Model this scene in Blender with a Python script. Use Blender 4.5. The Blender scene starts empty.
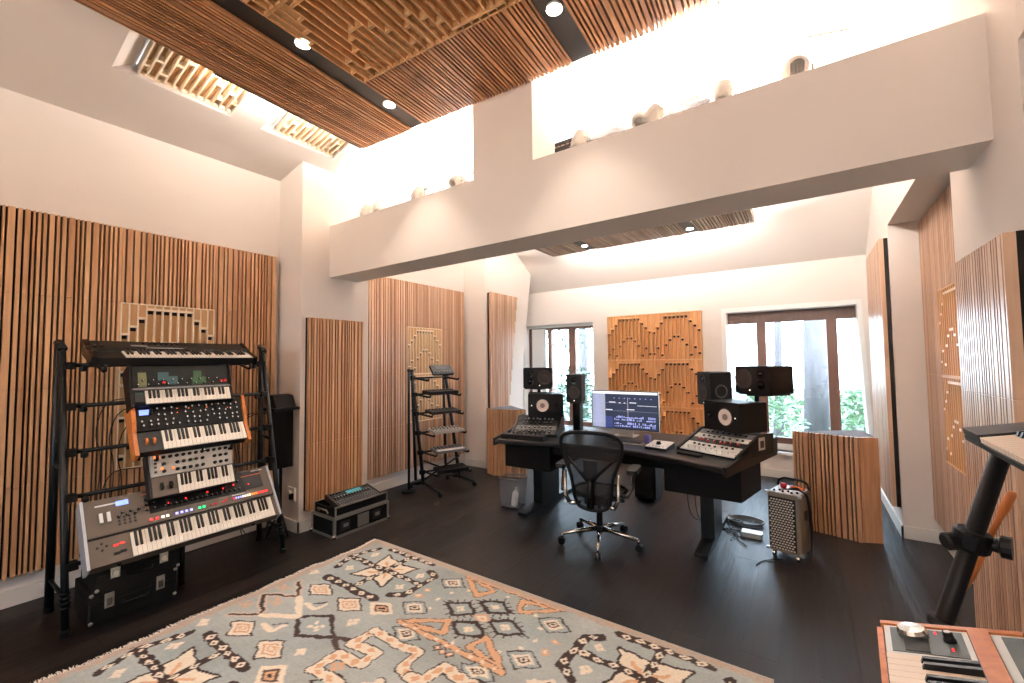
import bpy, bmesh, math, random
import numpy as np
from mathutils import Vector, Matrix
R = math.radians
C = bpy.context.scene.collection
random.seed(7)

# ------------------------------------------------------------------ materials
MATS = {}
def lin(c):
    return tuple(((v/255)/12.92 if v/255 <= .04045 else ((v/255+.055)/1.055)**2.4) for v in c)
def mat(name, rgb, rough=.5, metal=0., noise=0., nscale=8., emit=0., coat=0., alpha=1., bump=0., bscale=60., spec=.5, trans=0.):
    m = bpy.data.materials.new(name); m.use_nodes = True
    nt = m.node_tree; b = nt.nodes['Principled BSDF']
    c = (*lin(rgb), 1)
    b.inputs['Base Color'].default_value = c
    b.inputs['Roughness'].default_value = rough
    b.inputs['Metallic'].default_value = metal
    b.inputs['Coat Weight'].default_value = coat
    b.inputs['Specular IOR Level'].default_value = spec
    b.inputs['Alpha'].default_value = alpha
    b.inputs['Transmission Weight'].default_value = trans
    if emit:
        b.inputs['Emission Color'].default_value = c; b.inputs['Emission Strength'].default_value = emit
    tc = nt.nodes.new('ShaderNodeTexCoord')
    n = nt.nodes.new('ShaderNodeTexNoise'); n.inputs['Scale'].default_value = nscale; n.inputs['Detail'].default_value = 4
    nt.links.new(tc.outputs['Object'], n.inputs['Vector'])
    rp = nt.nodes.new('ShaderNodeValToRGB')
    k = max(noise, .015)
    rp.color_ramp.elements[0].position = .3; rp.color_ramp.elements[1].position = .7
    rp.color_ramp.elements[0].color = tuple(v*(1-k) for v in c[:3])+(1,)
    rp.color_ramp.elements[1].color = tuple(min(1, v*(1+k)) for v in c[:3])+(1,)
    nt.links.new(n.outputs['Fac'], rp.inputs['Fac']); nt.links.new(rp.outputs['Color'], b.inputs['Base Color'])
    if bump:
        n2 = nt.nodes.new('ShaderNodeTexNoise'); n2.inputs['Scale'].default_value = bscale
        nt.links.new(tc.outputs['Object'], n2.inputs['Vector'])
        bp = nt.nodes.new('ShaderNodeBump'); bp.inputs['Strength'].default_value = bump; bp.inputs['Distance'].default_value = .002
        nt.links.new(n2.outputs['Fac'], bp.inputs['Height']); nt.links.new(bp.outputs['Normal'], b.inputs['Normal'])
    MATS[name] = m
    return m

def wood(name, rgb1, rgb2, rough=.5, scale=(40, 40, 2.5), island=.5):
    m = bpy.data.materials.new(name); m.use_nodes = True
    nt = m.node_tree; b = nt.nodes['Principled BSDF']; L = nt.links
    tc = nt.nodes.new('ShaderNodeTexCoord'); mp = nt.nodes.new('ShaderNodeMapping')
    mp.inputs['Scale'].default_value = scale
    L.new(tc.outputs['Object'], mp.inputs['Vector'])
    n = nt.nodes.new('ShaderNodeTexNoise'); n.inputs['Scale'].default_value = 1.; n.inputs['Detail'].default_value = 5; n.inputs['Distortion'].default_value = .6
    L.new(mp.outputs['Vector'], n.inputs['Vector'])
    g = nt.nodes.new('ShaderNodeNewGeometry')
    mx = nt.nodes.new('ShaderNodeMath'); mx.operation = 'MULTIPLY_ADD'
    mx.inputs[1].default_value = island
    L.new(g.outputs['Random Per Island'], mx.inputs[0])
    m2 = nt.nodes.new('ShaderNodeMath'); m2.operation = 'MULTIPLY_ADD'; m2.inputs[1].default_value = 1.1-island; m2.inputs[2].default_value = -.05
    L.new(n.outputs['Fac'], m2.inputs[0]); L.new(m2.outputs[0], mx.inputs[2])
    rp = nt.nodes.new('ShaderNodeValToRGB')
    rp.color_ramp.elements[0].position = .2; rp.color_ramp.elements[1].position = .85
    rp.color_ramp.elements[0].color = (*lin(rgb1), 1); rp.color_ramp.elements[1].color = (*lin(rgb2), 1)
    L.new(mx.outputs[0], rp.inputs['Fac']); L.new(rp.outputs['Color'], b.inputs['Base Color'])
    b.inputs['Roughness'].default_value = rough
    MATS[name] = m
    return m

mat('paint', (233, 223, 215), .75, noise=.01, nscale=2)
mat('trim_paint', (240, 238, 234), .4)
mat('baseboard_paint', (226, 220, 212), .45)
wood('slat_wood', (168, 118, 80), (228, 180, 136), .42, island=.35)
wood('slat_pale', (176, 134, 106), (228, 192, 162), .32, island=.5)
wood('cloud_wood', (140, 90, 56), (208, 150, 100), .5, scale=(40, 2.5, 40), island=.45)
wood('cloud_pale', (150, 122, 100), (206, 184, 162), .5, scale=(40, 2.5, 40), island=.45)
wood('diffuser_wood', (206, 142, 86), (240, 186, 128), .5, island=.3)
wood('diffuser_fin', (224, 164, 104), (244, 198, 142), .5, island=.3)
wood('fin_wood', (198, 146, 94), (226, 180, 128), .5, island=.25)
wood('fin_pale', (232, 208, 176), (246, 230, 206), .5, island=.3)
wood('fin_block', (186, 138, 90), (216, 174, 124), .55, island=.3)
wood('orange_wood', (176, 92, 40), (216, 134, 68), .35, island=.2)
wood('frame_brown', (92, 64, 52), (122, 88, 74), .45, island=.3)
wood('trunk_bark', (92, 88, 92), (120, 114, 118), .9, scale=(12, 12, 2), island=.1)
mat('backing', (16, 9, 6), .9)
mat('grey_cloth', (86, 88, 96), .9, noise=.06, nscale=200)
mat('strip_black', (14, 12, 11), .45)
mat('black', (4, 4, 5), .5, spec=.28)
mat('black_gloss', (4, 4, 5), .25, spec=.4)
mat('black_matte', (6, 6, 7), .75, spec=.25, noise=.08, nscale=60)
mat('desk_black', (9, 9, 9), .42, spec=.35, noise=.1, nscale=30)
mat('stand_black', (10, 15, 17), .4, spec=.35)
mat('tolex', (5, 9, 8), .6, spec=.25, noise=.2, nscale=160, bump=.4, bscale=300)
mat('chrome', (200, 198, 192), .2, metal=1.)
mat('alu', (178, 176, 170), .35, metal=.85)
mat('dark_metal', (64, 64, 66), .4, metal=.8)
mat('dark_grey', (30, 30, 32), .5, spec=.35)
mat('mid_grey', (104, 104, 106), .45)
mat('panel_green', (70, 78, 78), .5)
mat('cream_plate', (196, 196, 192), .4)
mat('silver_plate', (186, 182, 176), .4, metal=.2)
mat('white_plastic', (226, 226, 224), .35)
mat('white_key', (236, 228, 216), .22, coat=.2)
mat('peach_key', (244, 226, 208), .3)
mat('black_key', (8, 8, 8), .35, spec=.35)
mat('jup_grey', (92, 82, 73), .5, metal=.2)
mat('cheek', (190, 196, 206), .3, metal=.4)
mat('green_panel', (8, 15, 14), .5, spec=.3, noise=.3, nscale=25)
mat('green_patch', (24, 78, 40), .45); mat('olive_patch', (100, 104, 66), .5); mat('teal_patch', (40, 78, 84), .5)
mat('dust_cap', (150, 130, 120), .5); mat('gloss_cone', (232, 220, 212), .5); mat('cone_black', (34, 30, 28), .55); mat('cone_brown', (48, 38, 34), .6)
mat('led_red', (255, 40, 40), .4, emit=1.1); mat('led_white', (255, 236, 214), .4, emit=1.1); mat('led_blue', (150, 150, 255), .4, emit=1.1)
mat('led_green', (20, 230, 130), .4, emit=1.1); mat('led_orange', (255, 120, 40), .4, emit=1.1); mat('lcd', (120, 145, 250), .4, emit=1.)
mat('lcd_dark', (60, 70, 140), .4, emit=.8)
mat('orange_line', (214, 110, 66), .5)
mat('red_plastic', (190, 30, 36), .4); mat('orange_plastic', (240, 110, 40), .4)
mat('teal_lcd', (60, 150, 160), .4, emit=.25); mat('pink_line', (196, 110, 120), .5)
mat('purple', (100, 96, 180), .4)
mat('amp_tolex', (128, 118, 104), .7, noise=.15, nscale=120)
mat('grille_white', (208, 202, 192), .7); mat('grille_black', (22, 20, 20), .7)
mat('mesh_seat', (24, 22, 22), .6, alpha=.82, noise=.2, nscale=200)
mat('cable', (14, 14, 14), .5); mat('cable_grey', (120, 120, 120), .5)
mat('foliage_light', (112, 140, 106), .8, noise=.25, nscale=3); mat('foliage_dark', (52, 84, 62), .8, noise=.3, nscale=3)
mat('ground_out', (96, 100, 84), .9, noise=.2, nscale=2)
mat('socket', (226, 222, 214), .4)
mat('rail_metal', (120, 140, 140), .4, metal=.5)
mat('lens_on', (255, 240, 220), .3, emit=60.)
mat('lamp_white', (214, 206, 196), .5); mat('lamp_hot', (255, 226, 190), .5, emit=12.)
mat('fringe', (232, 220, 208), .9, noise=.1, nscale=60)
mat('screen_side', (140, 148, 170), .3, emit=.6); mat('screen_bg', (34, 42, 62), .3, emit=.7); mat('screen_bar', (215, 217, 222), .3, emit=.7)
mat('screen_lite', (150, 160, 215), .3, emit=.6); mat('screen_track', (50, 64, 120), .3, emit=.5); mat('screen_line', (130, 136, 150), .3, emit=.9)

# dark plank floor
def floor_mat():
    m = bpy.data.materials.new('floor_planks'); m.use_nodes = True
    nt = m.node_tree; b = nt.nodes['Principled BSDF']; L = nt.links
    tc = nt.nodes.new('ShaderNodeTexCoord')
    mp = nt.nodes.new('ShaderNodeMapping'); mp.inputs['Rotation'].default_value = (0, 0, R(90)); L.new(tc.outputs['Object'], mp.inputs['Vector'])
    br = nt.nodes.new('ShaderNodeTexBrick'); br.inputs['Scale'].default_value = 1.
    br.inputs['Brick Width'].default_value = 1.9; br.inputs['Row Height'].default_value = .17
    br.inputs['Mortar Size'].default_value = .0035; br.inputs['Mortar Smooth'].default_value = .1
    br.inputs['Color1'].default_value = (.0046, .0042, .0042, 1); br.inputs['Color2'].default_value = (.0145, .0112, .0100, 1)
    br.inputs['Mortar'].default_value = (.0015, .0015, .0015, 1); br.offset = .37
    L.new(mp.outputs['Vector'], br.inputs['Vector'])
    mp2 = nt.nodes.new('ShaderNodeMapping'); mp2.inputs['Scale'].default_value = (30, 2.2, 1); L.new(tc.outputs['Object'], mp2.inputs['Vector'])
    n = nt.nodes.new('ShaderNodeTexNoise'); n.inputs['Scale'].default_value = 1.; n.inputs['Detail'].default_value = 6; n.inputs['Distortion'].default_value = 1.
    L.new(mp2.outputs['Vector'], n.inputs['Vector'])
    mx = nt.nodes.new('ShaderNodeMix'); mx.data_type = 'RGBA'; mx.blend_type = 'MULTIPLY'; mx.inputs['Factor'].default_value = .8
    rp = nt.nodes.new('ShaderNodeValToRGB'); rp.color_ramp.elements[0].color = (.35, .33, .32, 1); rp.color_ramp.elements[1].color = (1.5, 1.4, 1.35, 1)
    L.new(n.outputs['Fac'], rp.inputs['Fac'])
    L.new(br.outputs['Color'], mx.inputs['A']); L.new(rp.outputs['Color'], mx.inputs['B']); L.new(mx.outputs['Result'], b.inputs['Base Color'])
    b.inputs['Specular IOR Level'].default_value = .3
    mr = nt.nodes.new('ShaderNodeMapRange'); mr.inputs['To Min'].default_value = .34; mr.inputs['To Max'].default_value = .55
    L.new(n.outputs['Fac'], mr.inputs['Value']); L.new(mr.outputs['Result'], b.inputs['Roughness'])
    bp = nt.nodes.new('ShaderNodeBump'); bp.inputs['Strength'].default_value = .6; bp.inputs['Distance'].default_value = .003
    L.new(n.outputs['Fac'], bp.inputs['Height'])
    bp2 = nt.nodes.new('ShaderNodeBump'); bp2.inputs['Strength'].default_value = 1.; bp2.inputs['Distance'].default_value = .002; bp2.invert = True
    L.new(br.outputs['Fac'], bp2.inputs['Height']); L.new(bp.outputs['Normal'], bp2.inputs['Normal']); L.new(bp2.outputs['Normal'], b.inputs['Normal'])
    MATS['floor'] = m
floor_mat()
def glass_mat():
    m = bpy.data.materials.new('window_glass'); m.use_nodes = True
    nt = m.node_tree; nt.nodes.clear()
    o = nt.nodes.new('ShaderNodeOutputMaterial'); t = nt.nodes.new('ShaderNodeBsdfTransparent'); g = nt.nodes.new('ShaderNodeBsdfGlossy')
    g.inputs['Roughness'].default_value = .02; t.inputs['Color'].default_value = (.96, .98, .98, 1)
    mx = nt.nodes.new('ShaderNodeMixShader'); mx.inputs['Fac'].default_value = .06
    nt.links.new(t.outputs[0], mx.inputs[1]); nt.links.new(g.outputs[0], mx.inputs[2]); nt.links.new(mx.outputs[0], o.inputs['Surface'])
    MATS['glass'] = m
    m = bpy.data.materials.new('clear_plastic'); m.use_nodes = True
    nt = m.node_tree; nt.nodes.clear()
    o = nt.nodes.new('ShaderNodeOutputMaterial'); t = nt.nodes.new('ShaderNodeBsdfTransparent'); g = nt.nodes.new('ShaderNodeBsdfPrincipled')
    g.inputs['Roughness'].default_value = .15; g.inputs['Base Color'].default_value = (.35, .37, .4, 1); t.inputs['Color'].default_value = (.9, .92, .95, 1)
    mx = nt.nodes.new('ShaderNodeMixShader'); mx.inputs['Fac'].default_value = .28
    nt.links.new(t.outputs[0], mx.inputs[1]); nt.links.new(g.outputs[0], mx.inputs[2]); nt.links.new(mx.outputs[0], o.inputs['Surface'])
    MATS['clear'] = m
glass_mat()

# ------------------------------------------------------------------ helpers
def frame(o, U, V, W=None):
    U = Vector(U).normalized(); V = Vector(V); V = (V-U*V.dot(U)).normalized()
    W = U.cross(V)
    M = Matrix.Identity(4)
    for i in range(3):
        M[i][0] = U[i]; M[i][1] = V[i]; M[i][2] = W[i]; M[i][3] = o[i]
    return M

class MB:
    def __init__(s, M=None):
        s.bm = bmesh.new(); s.M = M or Matrix.Identity(4); s.mats = []; s.smooth = []
    def mi(s, m):
        if m is None: return 0
        if m not in s.mats: s.mats.append(m)
        return s.mats.index(m)
    def _add(s, vs, fs, m=None, sm=False):
        k = s.mi(m); v = [s.bm.verts.new(s.M @ Vector(p)) for p in vs]
        for f in fs:
            try:
                fc = s.bm.faces.new([v[i] for i in f]); fc.material_index = k; fc.smooth = sm
            except ValueError: pass
    def box(s, a, b, m=None):
        x0, x1 = sorted((a[0], b[0])); y0, y1 = sorted((a[1], b[1])); z0, z1 = sorted((a[2], b[2]))
        s._add([(x0, y0, z0), (x1, y0, z0), (x1, y1, z0), (x0, y1, z0), (x0, y0, z1), (x1, y0, z1), (x1, y1, z1), (x0, y1, z1)],
               [(0, 3, 2, 1), (4, 5, 6, 7), (0, 1, 5, 4), (1, 2, 6, 5), (2, 3, 7, 6), (3, 0, 4, 7)], m); return s
    def bbox(s, a, b, m=None, r=.005, ax=2):
        # box with its edges round the given axis chamfered
        x0, x1 = sorted((a[0], b[0])); y0, y1 = sorted((a[1], b[1])); z0, z1 = sorted((a[2], b[2]))
        lo = [x0, y0, z0]; hi = [x1, y1, z1]; i, j = [k for k in range(3) if k != ax]
        P = []
        for (ci, cj, a0) in ((hi[i]-r, hi[j]-r, 0), (lo[i]+r, hi[j]-r, 90), (lo[i]+r, lo[j]+r, 180), (hi[i]-r, lo[j]+r, 270)):
            for t in (0, 30, 60, 90):
                P.append((ci+r*math.cos(R(a0+t)), cj+r*math.sin(R(a0+t))))
        n = len(P); vs = []
        for h in (lo[ax], hi[ax]):
            for p in P:
                v = [0, 0, 0]; v[i] = p[0]; v[j] = p[1]; v[ax] = h; vs.append(v)
        fs = [tuple(range(n))[::-1], tuple(range(n, 2*n))]+[(k, (k+1) % n, n+(k+1) % n, n+k) for k in range(n)]
        if ax == 1: fs = [f[::-1] for f in fs]
        s._add(vs, fs, m); return s
    def prism(s, poly, lo, hi, ax=2, m=None):
        i, j = [k for k in range(3) if k != ax]; n = len(poly); vs = []
        for h in (lo, hi):
            for p in poly:
                v = [0, 0, 0]; v[i] = p[0]; v[j] = p[1]; v[ax] = h; vs.append(v)
        fs = [tuple(range(n))[::-1], tuple(range(n, 2*n))]+[(k, (k+1) % n, n+(k+1) % n, n+k) for k in range(n)]
        s._add(vs, fs, m); return s
    def hexa(s, q0, q1, m=None):
        s._add(list(q0)+list(q1), [(0, 3, 2, 1), (4, 5, 6, 7), (0, 1, 5, 4), (1, 2, 6, 5), (2, 3, 7, 6), (3, 0, 4, 7)], m); return s
    def quad(s, *p, m=None):
        s._add(list(p), [tuple(range(len(p)))], m); return s
    def tube(s, pts, r, m=None, n=8, closed=False, cap=True):
        pts = [Vector(p) for p in pts]; N = len(pts); rs = r if isinstance(r, (list, tuple)) else [r]*N
        vs = []; prev = None
        for i, p in enumerate(pts):
            if closed: t = (pts[(i+1) % N]-pts[i-1])
            else: t = (pts[min(i+1, N-1)]-pts[max(i-1, 0)])
            t.normalize()
            if prev is None:
                a = Vector((0, 0, 1)) if abs(t.z) < .9 else Vector((1, 0, 0))
                u = t.cross(a).normalized()
            else:
                u = (prev-t*prev.dot(t)).normalized()
            prev = u; w = t.cross(u)
            for k in range(n):
                an = 2*math.pi*k/n; vs.append(p+(u*math.cos(an)+w*math.sin(an))*rs[i])
        fs = []
        for i in range(N if closed else N-1):
            a = i*n; b = ((i+1) % N)*n
            for k in range(n): fs.append((a+k, a+(k+1) % n, b+(k+1) % n, b+k))
        if cap and not closed:
            fs.append(tuple(range(n))[::-1]); fs.append(tuple(range((N-1)*n, N*n)))
        s._add(vs, fs, m, True); return s
    def lathe(s, prof, o=(0, 0, 0), axis=(0, 0, 1), m=None, n=20, cap=True):
        # prof: (radius, height) along axis
        ax = Vector(axis).normalized(); a = Vector((1, 0, 0)) if abs(ax.x) < .9 else Vector((0, 1, 0))
        u = ax.cross(a).normalized(); w = ax.cross(u); o = Vector(o); vs = []; fs = []
        for (r, h) in prof:
            for k in range(n):
                an = 2*math.pi*k/n; vs.append(o+ax*h+(u*math.cos(an)+w*math.sin(an))*max(r, 1e-4))
        for i in range(len(prof)-1):
            for k in range(n): fs.append((i*n+k, i*n+(k+1) % n, (i+1)*n+(k+1) % n, (i+1)*n+k))
        if cap:
            fs.append(tuple(range(n))[::-1]); fs.append(tuple(range((len(prof)-1)*n, len(prof)*n)))
        s._add(vs, fs, m, False); return s
    def cyl(s, o, r, h, axis=(0, 0, 1), m=None, n=16): return s.lathe([(r, 0), (r, h)], o, axis, m, n)
    def build(s, name, m=None, parent=None, label=None, world=True):
        me = bpy.data.meshes.new(name)
        if world and parent is not None:
            s.bm.transform(WM(parent).inverted())
        bmesh.ops.recalc_face_normals(s.bm, faces=s.bm.faces[:])
        s.bm.to_mesh(me); s.bm.free()
        ml = s.mats if s.mats else [m]
        if None in ml: ml = [m if x is None else x for x in ml]
        for x in ml: me.materials.append(MATS[x])
        o = bpy.data.objects.new(name, me); C.objects.link(o)
        if parent is not None: o.parent = parent
        if label: o['label'] = label
        return o

def WM(o):
    M = o.matrix_basis.copy()
    while o.parent is not None:
        o = o.parent; M = o.matrix_basis @ M
    return M
def thing(name, label, cat, loc=(0, 0, 0), group=None, M=None):
    o = bpy.data.objects.new(name, None); C.objects.link(o); o.empty_display_size = .1
    o.matrix_basis = M.copy() if M is not None else Matrix.Translation(loc)
    o['label'] = label; o['category'] = cat
    if group: o['group'] = group
    return o
def tag(o, label, cat, group=None):
    o['label'] = label; o['category'] = cat
    if group: o['group'] = group
    return o
def struct(o): o['kind'] = 'structure'; return o
def inst(src, name, M, parent, label=None):
    o = bpy.data.objects.new(name, src.data); C.objects.link(o); o.parent = parent; o.matrix_basis = M
    if label: o['label'] = label
    return o
def copy_tree(o, parent=None):
    c = o.copy(); C.objects.link(c); c.parent = parent
    for ch in [x for x in bpy.data.objects if x.parent == o]: copy_tree(ch, c)
    return c
def T(x, y, z): return Matrix.Translation((x, y, z))

# ------------------------------------------------------------------ room
XL, XLr, XR, XRr = -3.88, -4.30, .64, .90
YB = 6.6; Y0 = -2.6
RX = (XLr+XRr)/2; TH = math.tan(R(12)); ZE = 3.39
def zroof(x): return ZE+TH*((x-XLr) if x < RX else (XRr-x))
RZ = zroof(RX)
BH = 2.78; HY = YB-(RZ-BH)/.66

struct(MB().box((XLr-.2, Y0-.1, -.1), (XRr+.2, YB+.3, 0)).build('floor', 'floor'))

P1 = (2.145, 2.89); P2 = (4.94, None)
wl = MB()
wl.box((XLr-.12, Y0, 0), (XLr, YB+.3, 4.1))
wl.prism([(XLr-.02, 0), (XL, 0), (XL, zroof(XL)+.02), (XLr-.02, zroof(XLr)+.02)], P1[0], P1[1], ax=1)
wl.prism([(4.94, 0), (5.66, 0), (6.27, 3.35), (4.94, 3.5)], XLr-.02, XL, ax=0)
wl.prism([(XLr-.02, 0), (XL, 0), (XL, zroof(XL)+.02), (XLr-.02, zroof(XLr)+.02)], -1.6, -.75, ax=1)
struct(wl.build('wall_left', 'paint'))

wr = MB()
wr.box((XRr, Y0, 0), (XRr+.12, YB+.3, 4.1))
def rpil(y0, y1):
    wr.prism([(XR, 0), (XRr+.02, 0), (XRr+.02, 3.38), (XR, zroof(XR)+.02)], y0, y1, ax=1)
rpil(4.98, YB+.1); rpil(2.16, 3.03); rpil(-1.6, -.75)
# headers over the recesses, along the face of the pillars
wr.prism([(XR, 2.73), (XRr+.02, 2.73), (XRr+.02, 3.38), (XR, zroof(XR)+.02)], 3.031, 4.979, ax=1)
wr.prism([(XR, 2.64), (XRr+.02, 2.64), (XRr+.02, 3.38), (XR, zroof(XR)+.02)], -.749, 2.159, ax=1)
struct(wr.build('wall_right', 'paint'))

def plate(mb, us, vs, holes, w0, w1):
    us = sorted(set(us+[h[0] for h in holes]+[h[1] for h in holes])); vs = sorted(set(vs+[h[2] for h in holes]+[h[3] for h in holes]))
    for a, b in zip(us, us[1:]):
        for c, d in zip(vs, vs[1:]):
            um, vm = (a+b)/2, (c+d)/2
            if any(h[0] < um < h[1] and h[2] < vm < h[3] for h in holes): continue
            mb.box((a, c, w0), (b, d, w1))
# back wall: frame u = x, v = z, w = -y (towards room)
wb = MB(frame((0, YB, 0), (1, 0, 0), (0, 0, 1)))
W1 = (-4.28, -2.91, .30, 2.20); W2 = (-.90, .60, .34, 2.20)
plate(wb, [XLr-.1, XRr+.1], [0, BH+.06], [W1, W2], -.28, 0)
# slanting jamb at the right of the wide window
wb.prism([(.525, 2.205), (.605, 2.205), (.605, .335), (.598, .335)], -.27, -.002, ax=2)
struct(wb.build('wall_back', 'paint'))

# rear wall behind the camera with a window added for fill light
wq = MB(frame((0, Y0, 0), (1, 0, 0), (0, 0, 1)))
W3 = (-2.5, -1.1, 1.0, 2.2)
plate(wq, [XLr-.1, XRr+.1], [0, 4.1], [W3], 0, .2)
struct(wq.build('wall_rear', 'paint'))

# ceiling: two slopes with shallow splayed wells, hip down to the back wall
ce = MB()
ang = R(12)
LS = (RX-XLr)/math.cos(ang)
FL = frame((XLr, 0, ZE), (0, 1, 0), (math.cos(ang), 0, math.sin(ang)))      # u=y, v upslope, w = u x v = up?
FR = frame((XRr, 0, ZE), (0, 1, 0), (-math.cos(ang), 0, math.sin(ang)))
wells = [(.745, 1.45), (1.67, 2.34), (2.62, 3.24)]
vW = (.62, 1.30)
for F_, sgn in ((FL, 1), (FR, -1)):
    ce.M = F_
    up = 1 if (F_ @ Vector((0, 0, 1))-F_ @ Vector((0, 0, 0))).z > 0 else -1
    hs = [(a, b, vW[0], vW[1]) for a, b in wells]
    plate(ce, [Y0-.1, YB+.2], [-.15, LS+.02], hs, 0, .04*up)
    for (a, b) in wells:
        d = .11*up; a2 = a+.13; b2 = b+.02; v0, v1 = vW
        q0 = [(a, v0, 0), (b, v0, 0), (b, v1, 0), (a, v1, 0)]; q1 = [(a2, v0, d), (b2, v0, d), (b2, v1, d), (a2, v1, d)]
        for i in range(4):
            j = (i+1) % 4; ce.quad(q0[i], q0[j], q1[j], q1[i])
        ce.quad((a-.05, v0-.05, d+.05*up), (b+.05, v0-.05, d+.05*up), (b+.05, v1+.05, d+.05*up), (a-.05, v1+.05, d+.05*up))
ce.M = Matrix.Identity(4)
# hip slope at the back
ce.quad((XLr-.1, YB+.02, BH), (XRr+.1, YB+.02, BH), (XRr+.1, HY, RZ), (XLr-.1, HY, RZ))
ce.quad((XLr-.1, YB+.02, BH+.05), (XRr+.1, YB+.02, BH+.05), (XRr+.1, HY, RZ+.05), (XLr-.1, HY, RZ+.05))
struct(ce.build('ceiling', 'paint'))

# beam with the post standing on it
bm_ = MB()
bm_.box((XL-.01, 2.43, 2.405), (XR+.01, 2.75, 2.925))
bm_.box((-2.02, 2.432, 2.925), (-1.49, 2.75, 3.85))
struct(bm_.build('trim_1', 'paint'))

# baseboards
bl = MB()
def bb(mb, x0, y0, x1, y1, h=.10): mb.box((x0, y0, 0), (x1, y1, h)); mb.box((x0, y0, h), (x1, y1, h+.004))
bb(bl, XLr, -.75, XLr+.014, P1[0]); bb(bl, XLr, P1[0]-.014, XL+.014, P1[0]); bb(bl, XL, P1[0]-.014, XL+.014, P1[1]+.014)
bb(bl, XLr, P1[1], XLr+.014, 4.94); bb(bl, XLr, 4.926, XL+.014, 4.94); bb(bl, XL, 4.926, XL+.014, 5.66)
struct(bl.build('baseboard_left', 'baseboard_paint'))
br_ = MB()
bb(br_, XRr-.014, 3.03, XRr, 4.98); bb(br_, XR-.014, 4.966, XRr, 4.98); bb(br_, XR-.014, 4.966, XR, YB); bb(br_, XR-.014, 2.146, XR, 3.044)
bb(br_, XRr-.014, -.75, XRr, 2.16); bb(br_, XR-.014, 2.146, XRr, 2.16); bb(br_, XR-.014, 3.03, XRr, 3.044)
struct(br_.build('baseboard_right', 'baseboard_paint'))
bk = MB(); bb(bk, XLr, YB-.014, XR, YB, .10)
struct(bk.build('baseboard_back', 'baseboard_paint'))

# windows
def window(name, x0, x1, z0, z1, y, bars, hbars, fw=.06, m='frame_brown', top=.1, bot=.08):
    o = thing(name, '', '', (x0, y, z0)); del o['label']; del o['category']; struct(o)
    f = MB()
    f.box((x0, y, z1-top), (x1, y+.07, z1)); f.box((x0, y, z0), (x1, y+.07, z0+bot))
    for (a, b) in bars: f.box((a, y-.002, z0+.001), (b, y+.068, z1-.001))
    for (a, b, c, d) in hbars: f.box((a, y+.01, c), (b, y+.05, d))
    f.build('frame', m, o)
    g = MB().box((x0, y+.03, z0), (x1, y+.036, z1)).build('pane', 'glass', o)
    return o
w1 = window('window_1', -4.27, -2.91, .42, 2.165, YB+.17, [(-3.87, -3.80), (-3.45, -3.32), (-4.27, -4.2)], [], top=.05)
wt = MB()
wt.box((-4.27, YB+.10, 2.155), (-2.91, YB+.17, 2.198), 'cream_plate')
wt.box((-4.18, YB+.12, .45), (-3.90, YB+.16, 2.14), 'white_plastic')
wt.box((-4.27, YB+.08, .30), (-2.91, YB+.24, .42), 'trim_paint')
wt.build('casing', 'trim_paint', w1)
w2 = window('window_2', -.90, .598, .42, 2.198, YB+.16, [(-.55, -.44), (.23, .34)], [], top=.15)
wt = MB()
for a, b in (((-.96, YB-.02, .26), (-.90, YB, 2.26)), ((-.90, YB-.02, 2.20), (.53, YB, 2.26)), ((-.90, YB-.03, .30), (.598, YB+.2, .34))): wt.box(a, b)
wt.prism([(.53, 2.26), (.575, 2.26), (.637, .30), (.60, .30)], YB-.02, YB, ax=1)
wt.box((-.90, YB+.14, .34), (.598, YB+.24, .42))
wt.build('casing', 'trim_paint', w2)
w3 = window('added_window_3', -2.5, -1.1, 1.0, 2.2, Y0-.15, [(-2.5, -2.43), (-1.84, -1.76), (-1.17, -1.1)], [])  # unseen window added behind the camera to let in sky fill
for (xx, yy, zz, ww, hh, rot) in ((-3.6, YB+.27, 1.25, 1.35, 1.85, R(90)), (-.15, YB+.27, 1.27, 1.5, 1.85, R(90)), (-1.8, Y0-.18, 1.6, 1.4, 1.2, R(-90))):
    l = bpy.data.lights.new('window_portal', 'AREA'); l.shape = 'RECTANGLE'; l.size = ww; l.size_y = hh; l.cycles.is_portal = True
    o = bpy.data.objects.new('window_portal', l); C.objects.link(o); o.location = (xx, yy, zz); o.rotation_euler = (-rot, 0, 0) if rot > 0 else (R(90), 0, 0)

# ------------------------------------------------------------------ slatted acoustic panels
def slat_widths(rng, W):
    gap = .0115; x = .0; out = []
    while x < W-.004:
        w = rng.choice([.011, .013, .015, .016, .018, .020, .024, .032])
        if x+w > W-.012: w = W-x
        out.append((x, x+w)); x += w+gap
    return out
def slat_module(F, u0, u1, v0, v1, seed, parent, wood_='slat_wood', depth=.032, cut=None):
    mb = MB(F); rng = random.Random(seed)
    for a, b in slat_widths(rng, u1-u0-.002):
        a += u0+.001; b += u0+.001
        lo = v0+.001
        if cut:
            lo = max(lo, cut((a+b)/2))
            if lo > v1-.03: continue
        mb.box((a, lo, 0), (b, v1-.001, depth))
    if mb.bm.verts: mb.build('slat_module', wood_, parent)
Ucut = [.38, .28, .17, .05, .05, .05, .05, .05, .05, .16, .26, .36]
Acut = [.85, .72, .88, .66, .55, .48, .48, .55, .66, .88, .72, .85]
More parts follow.
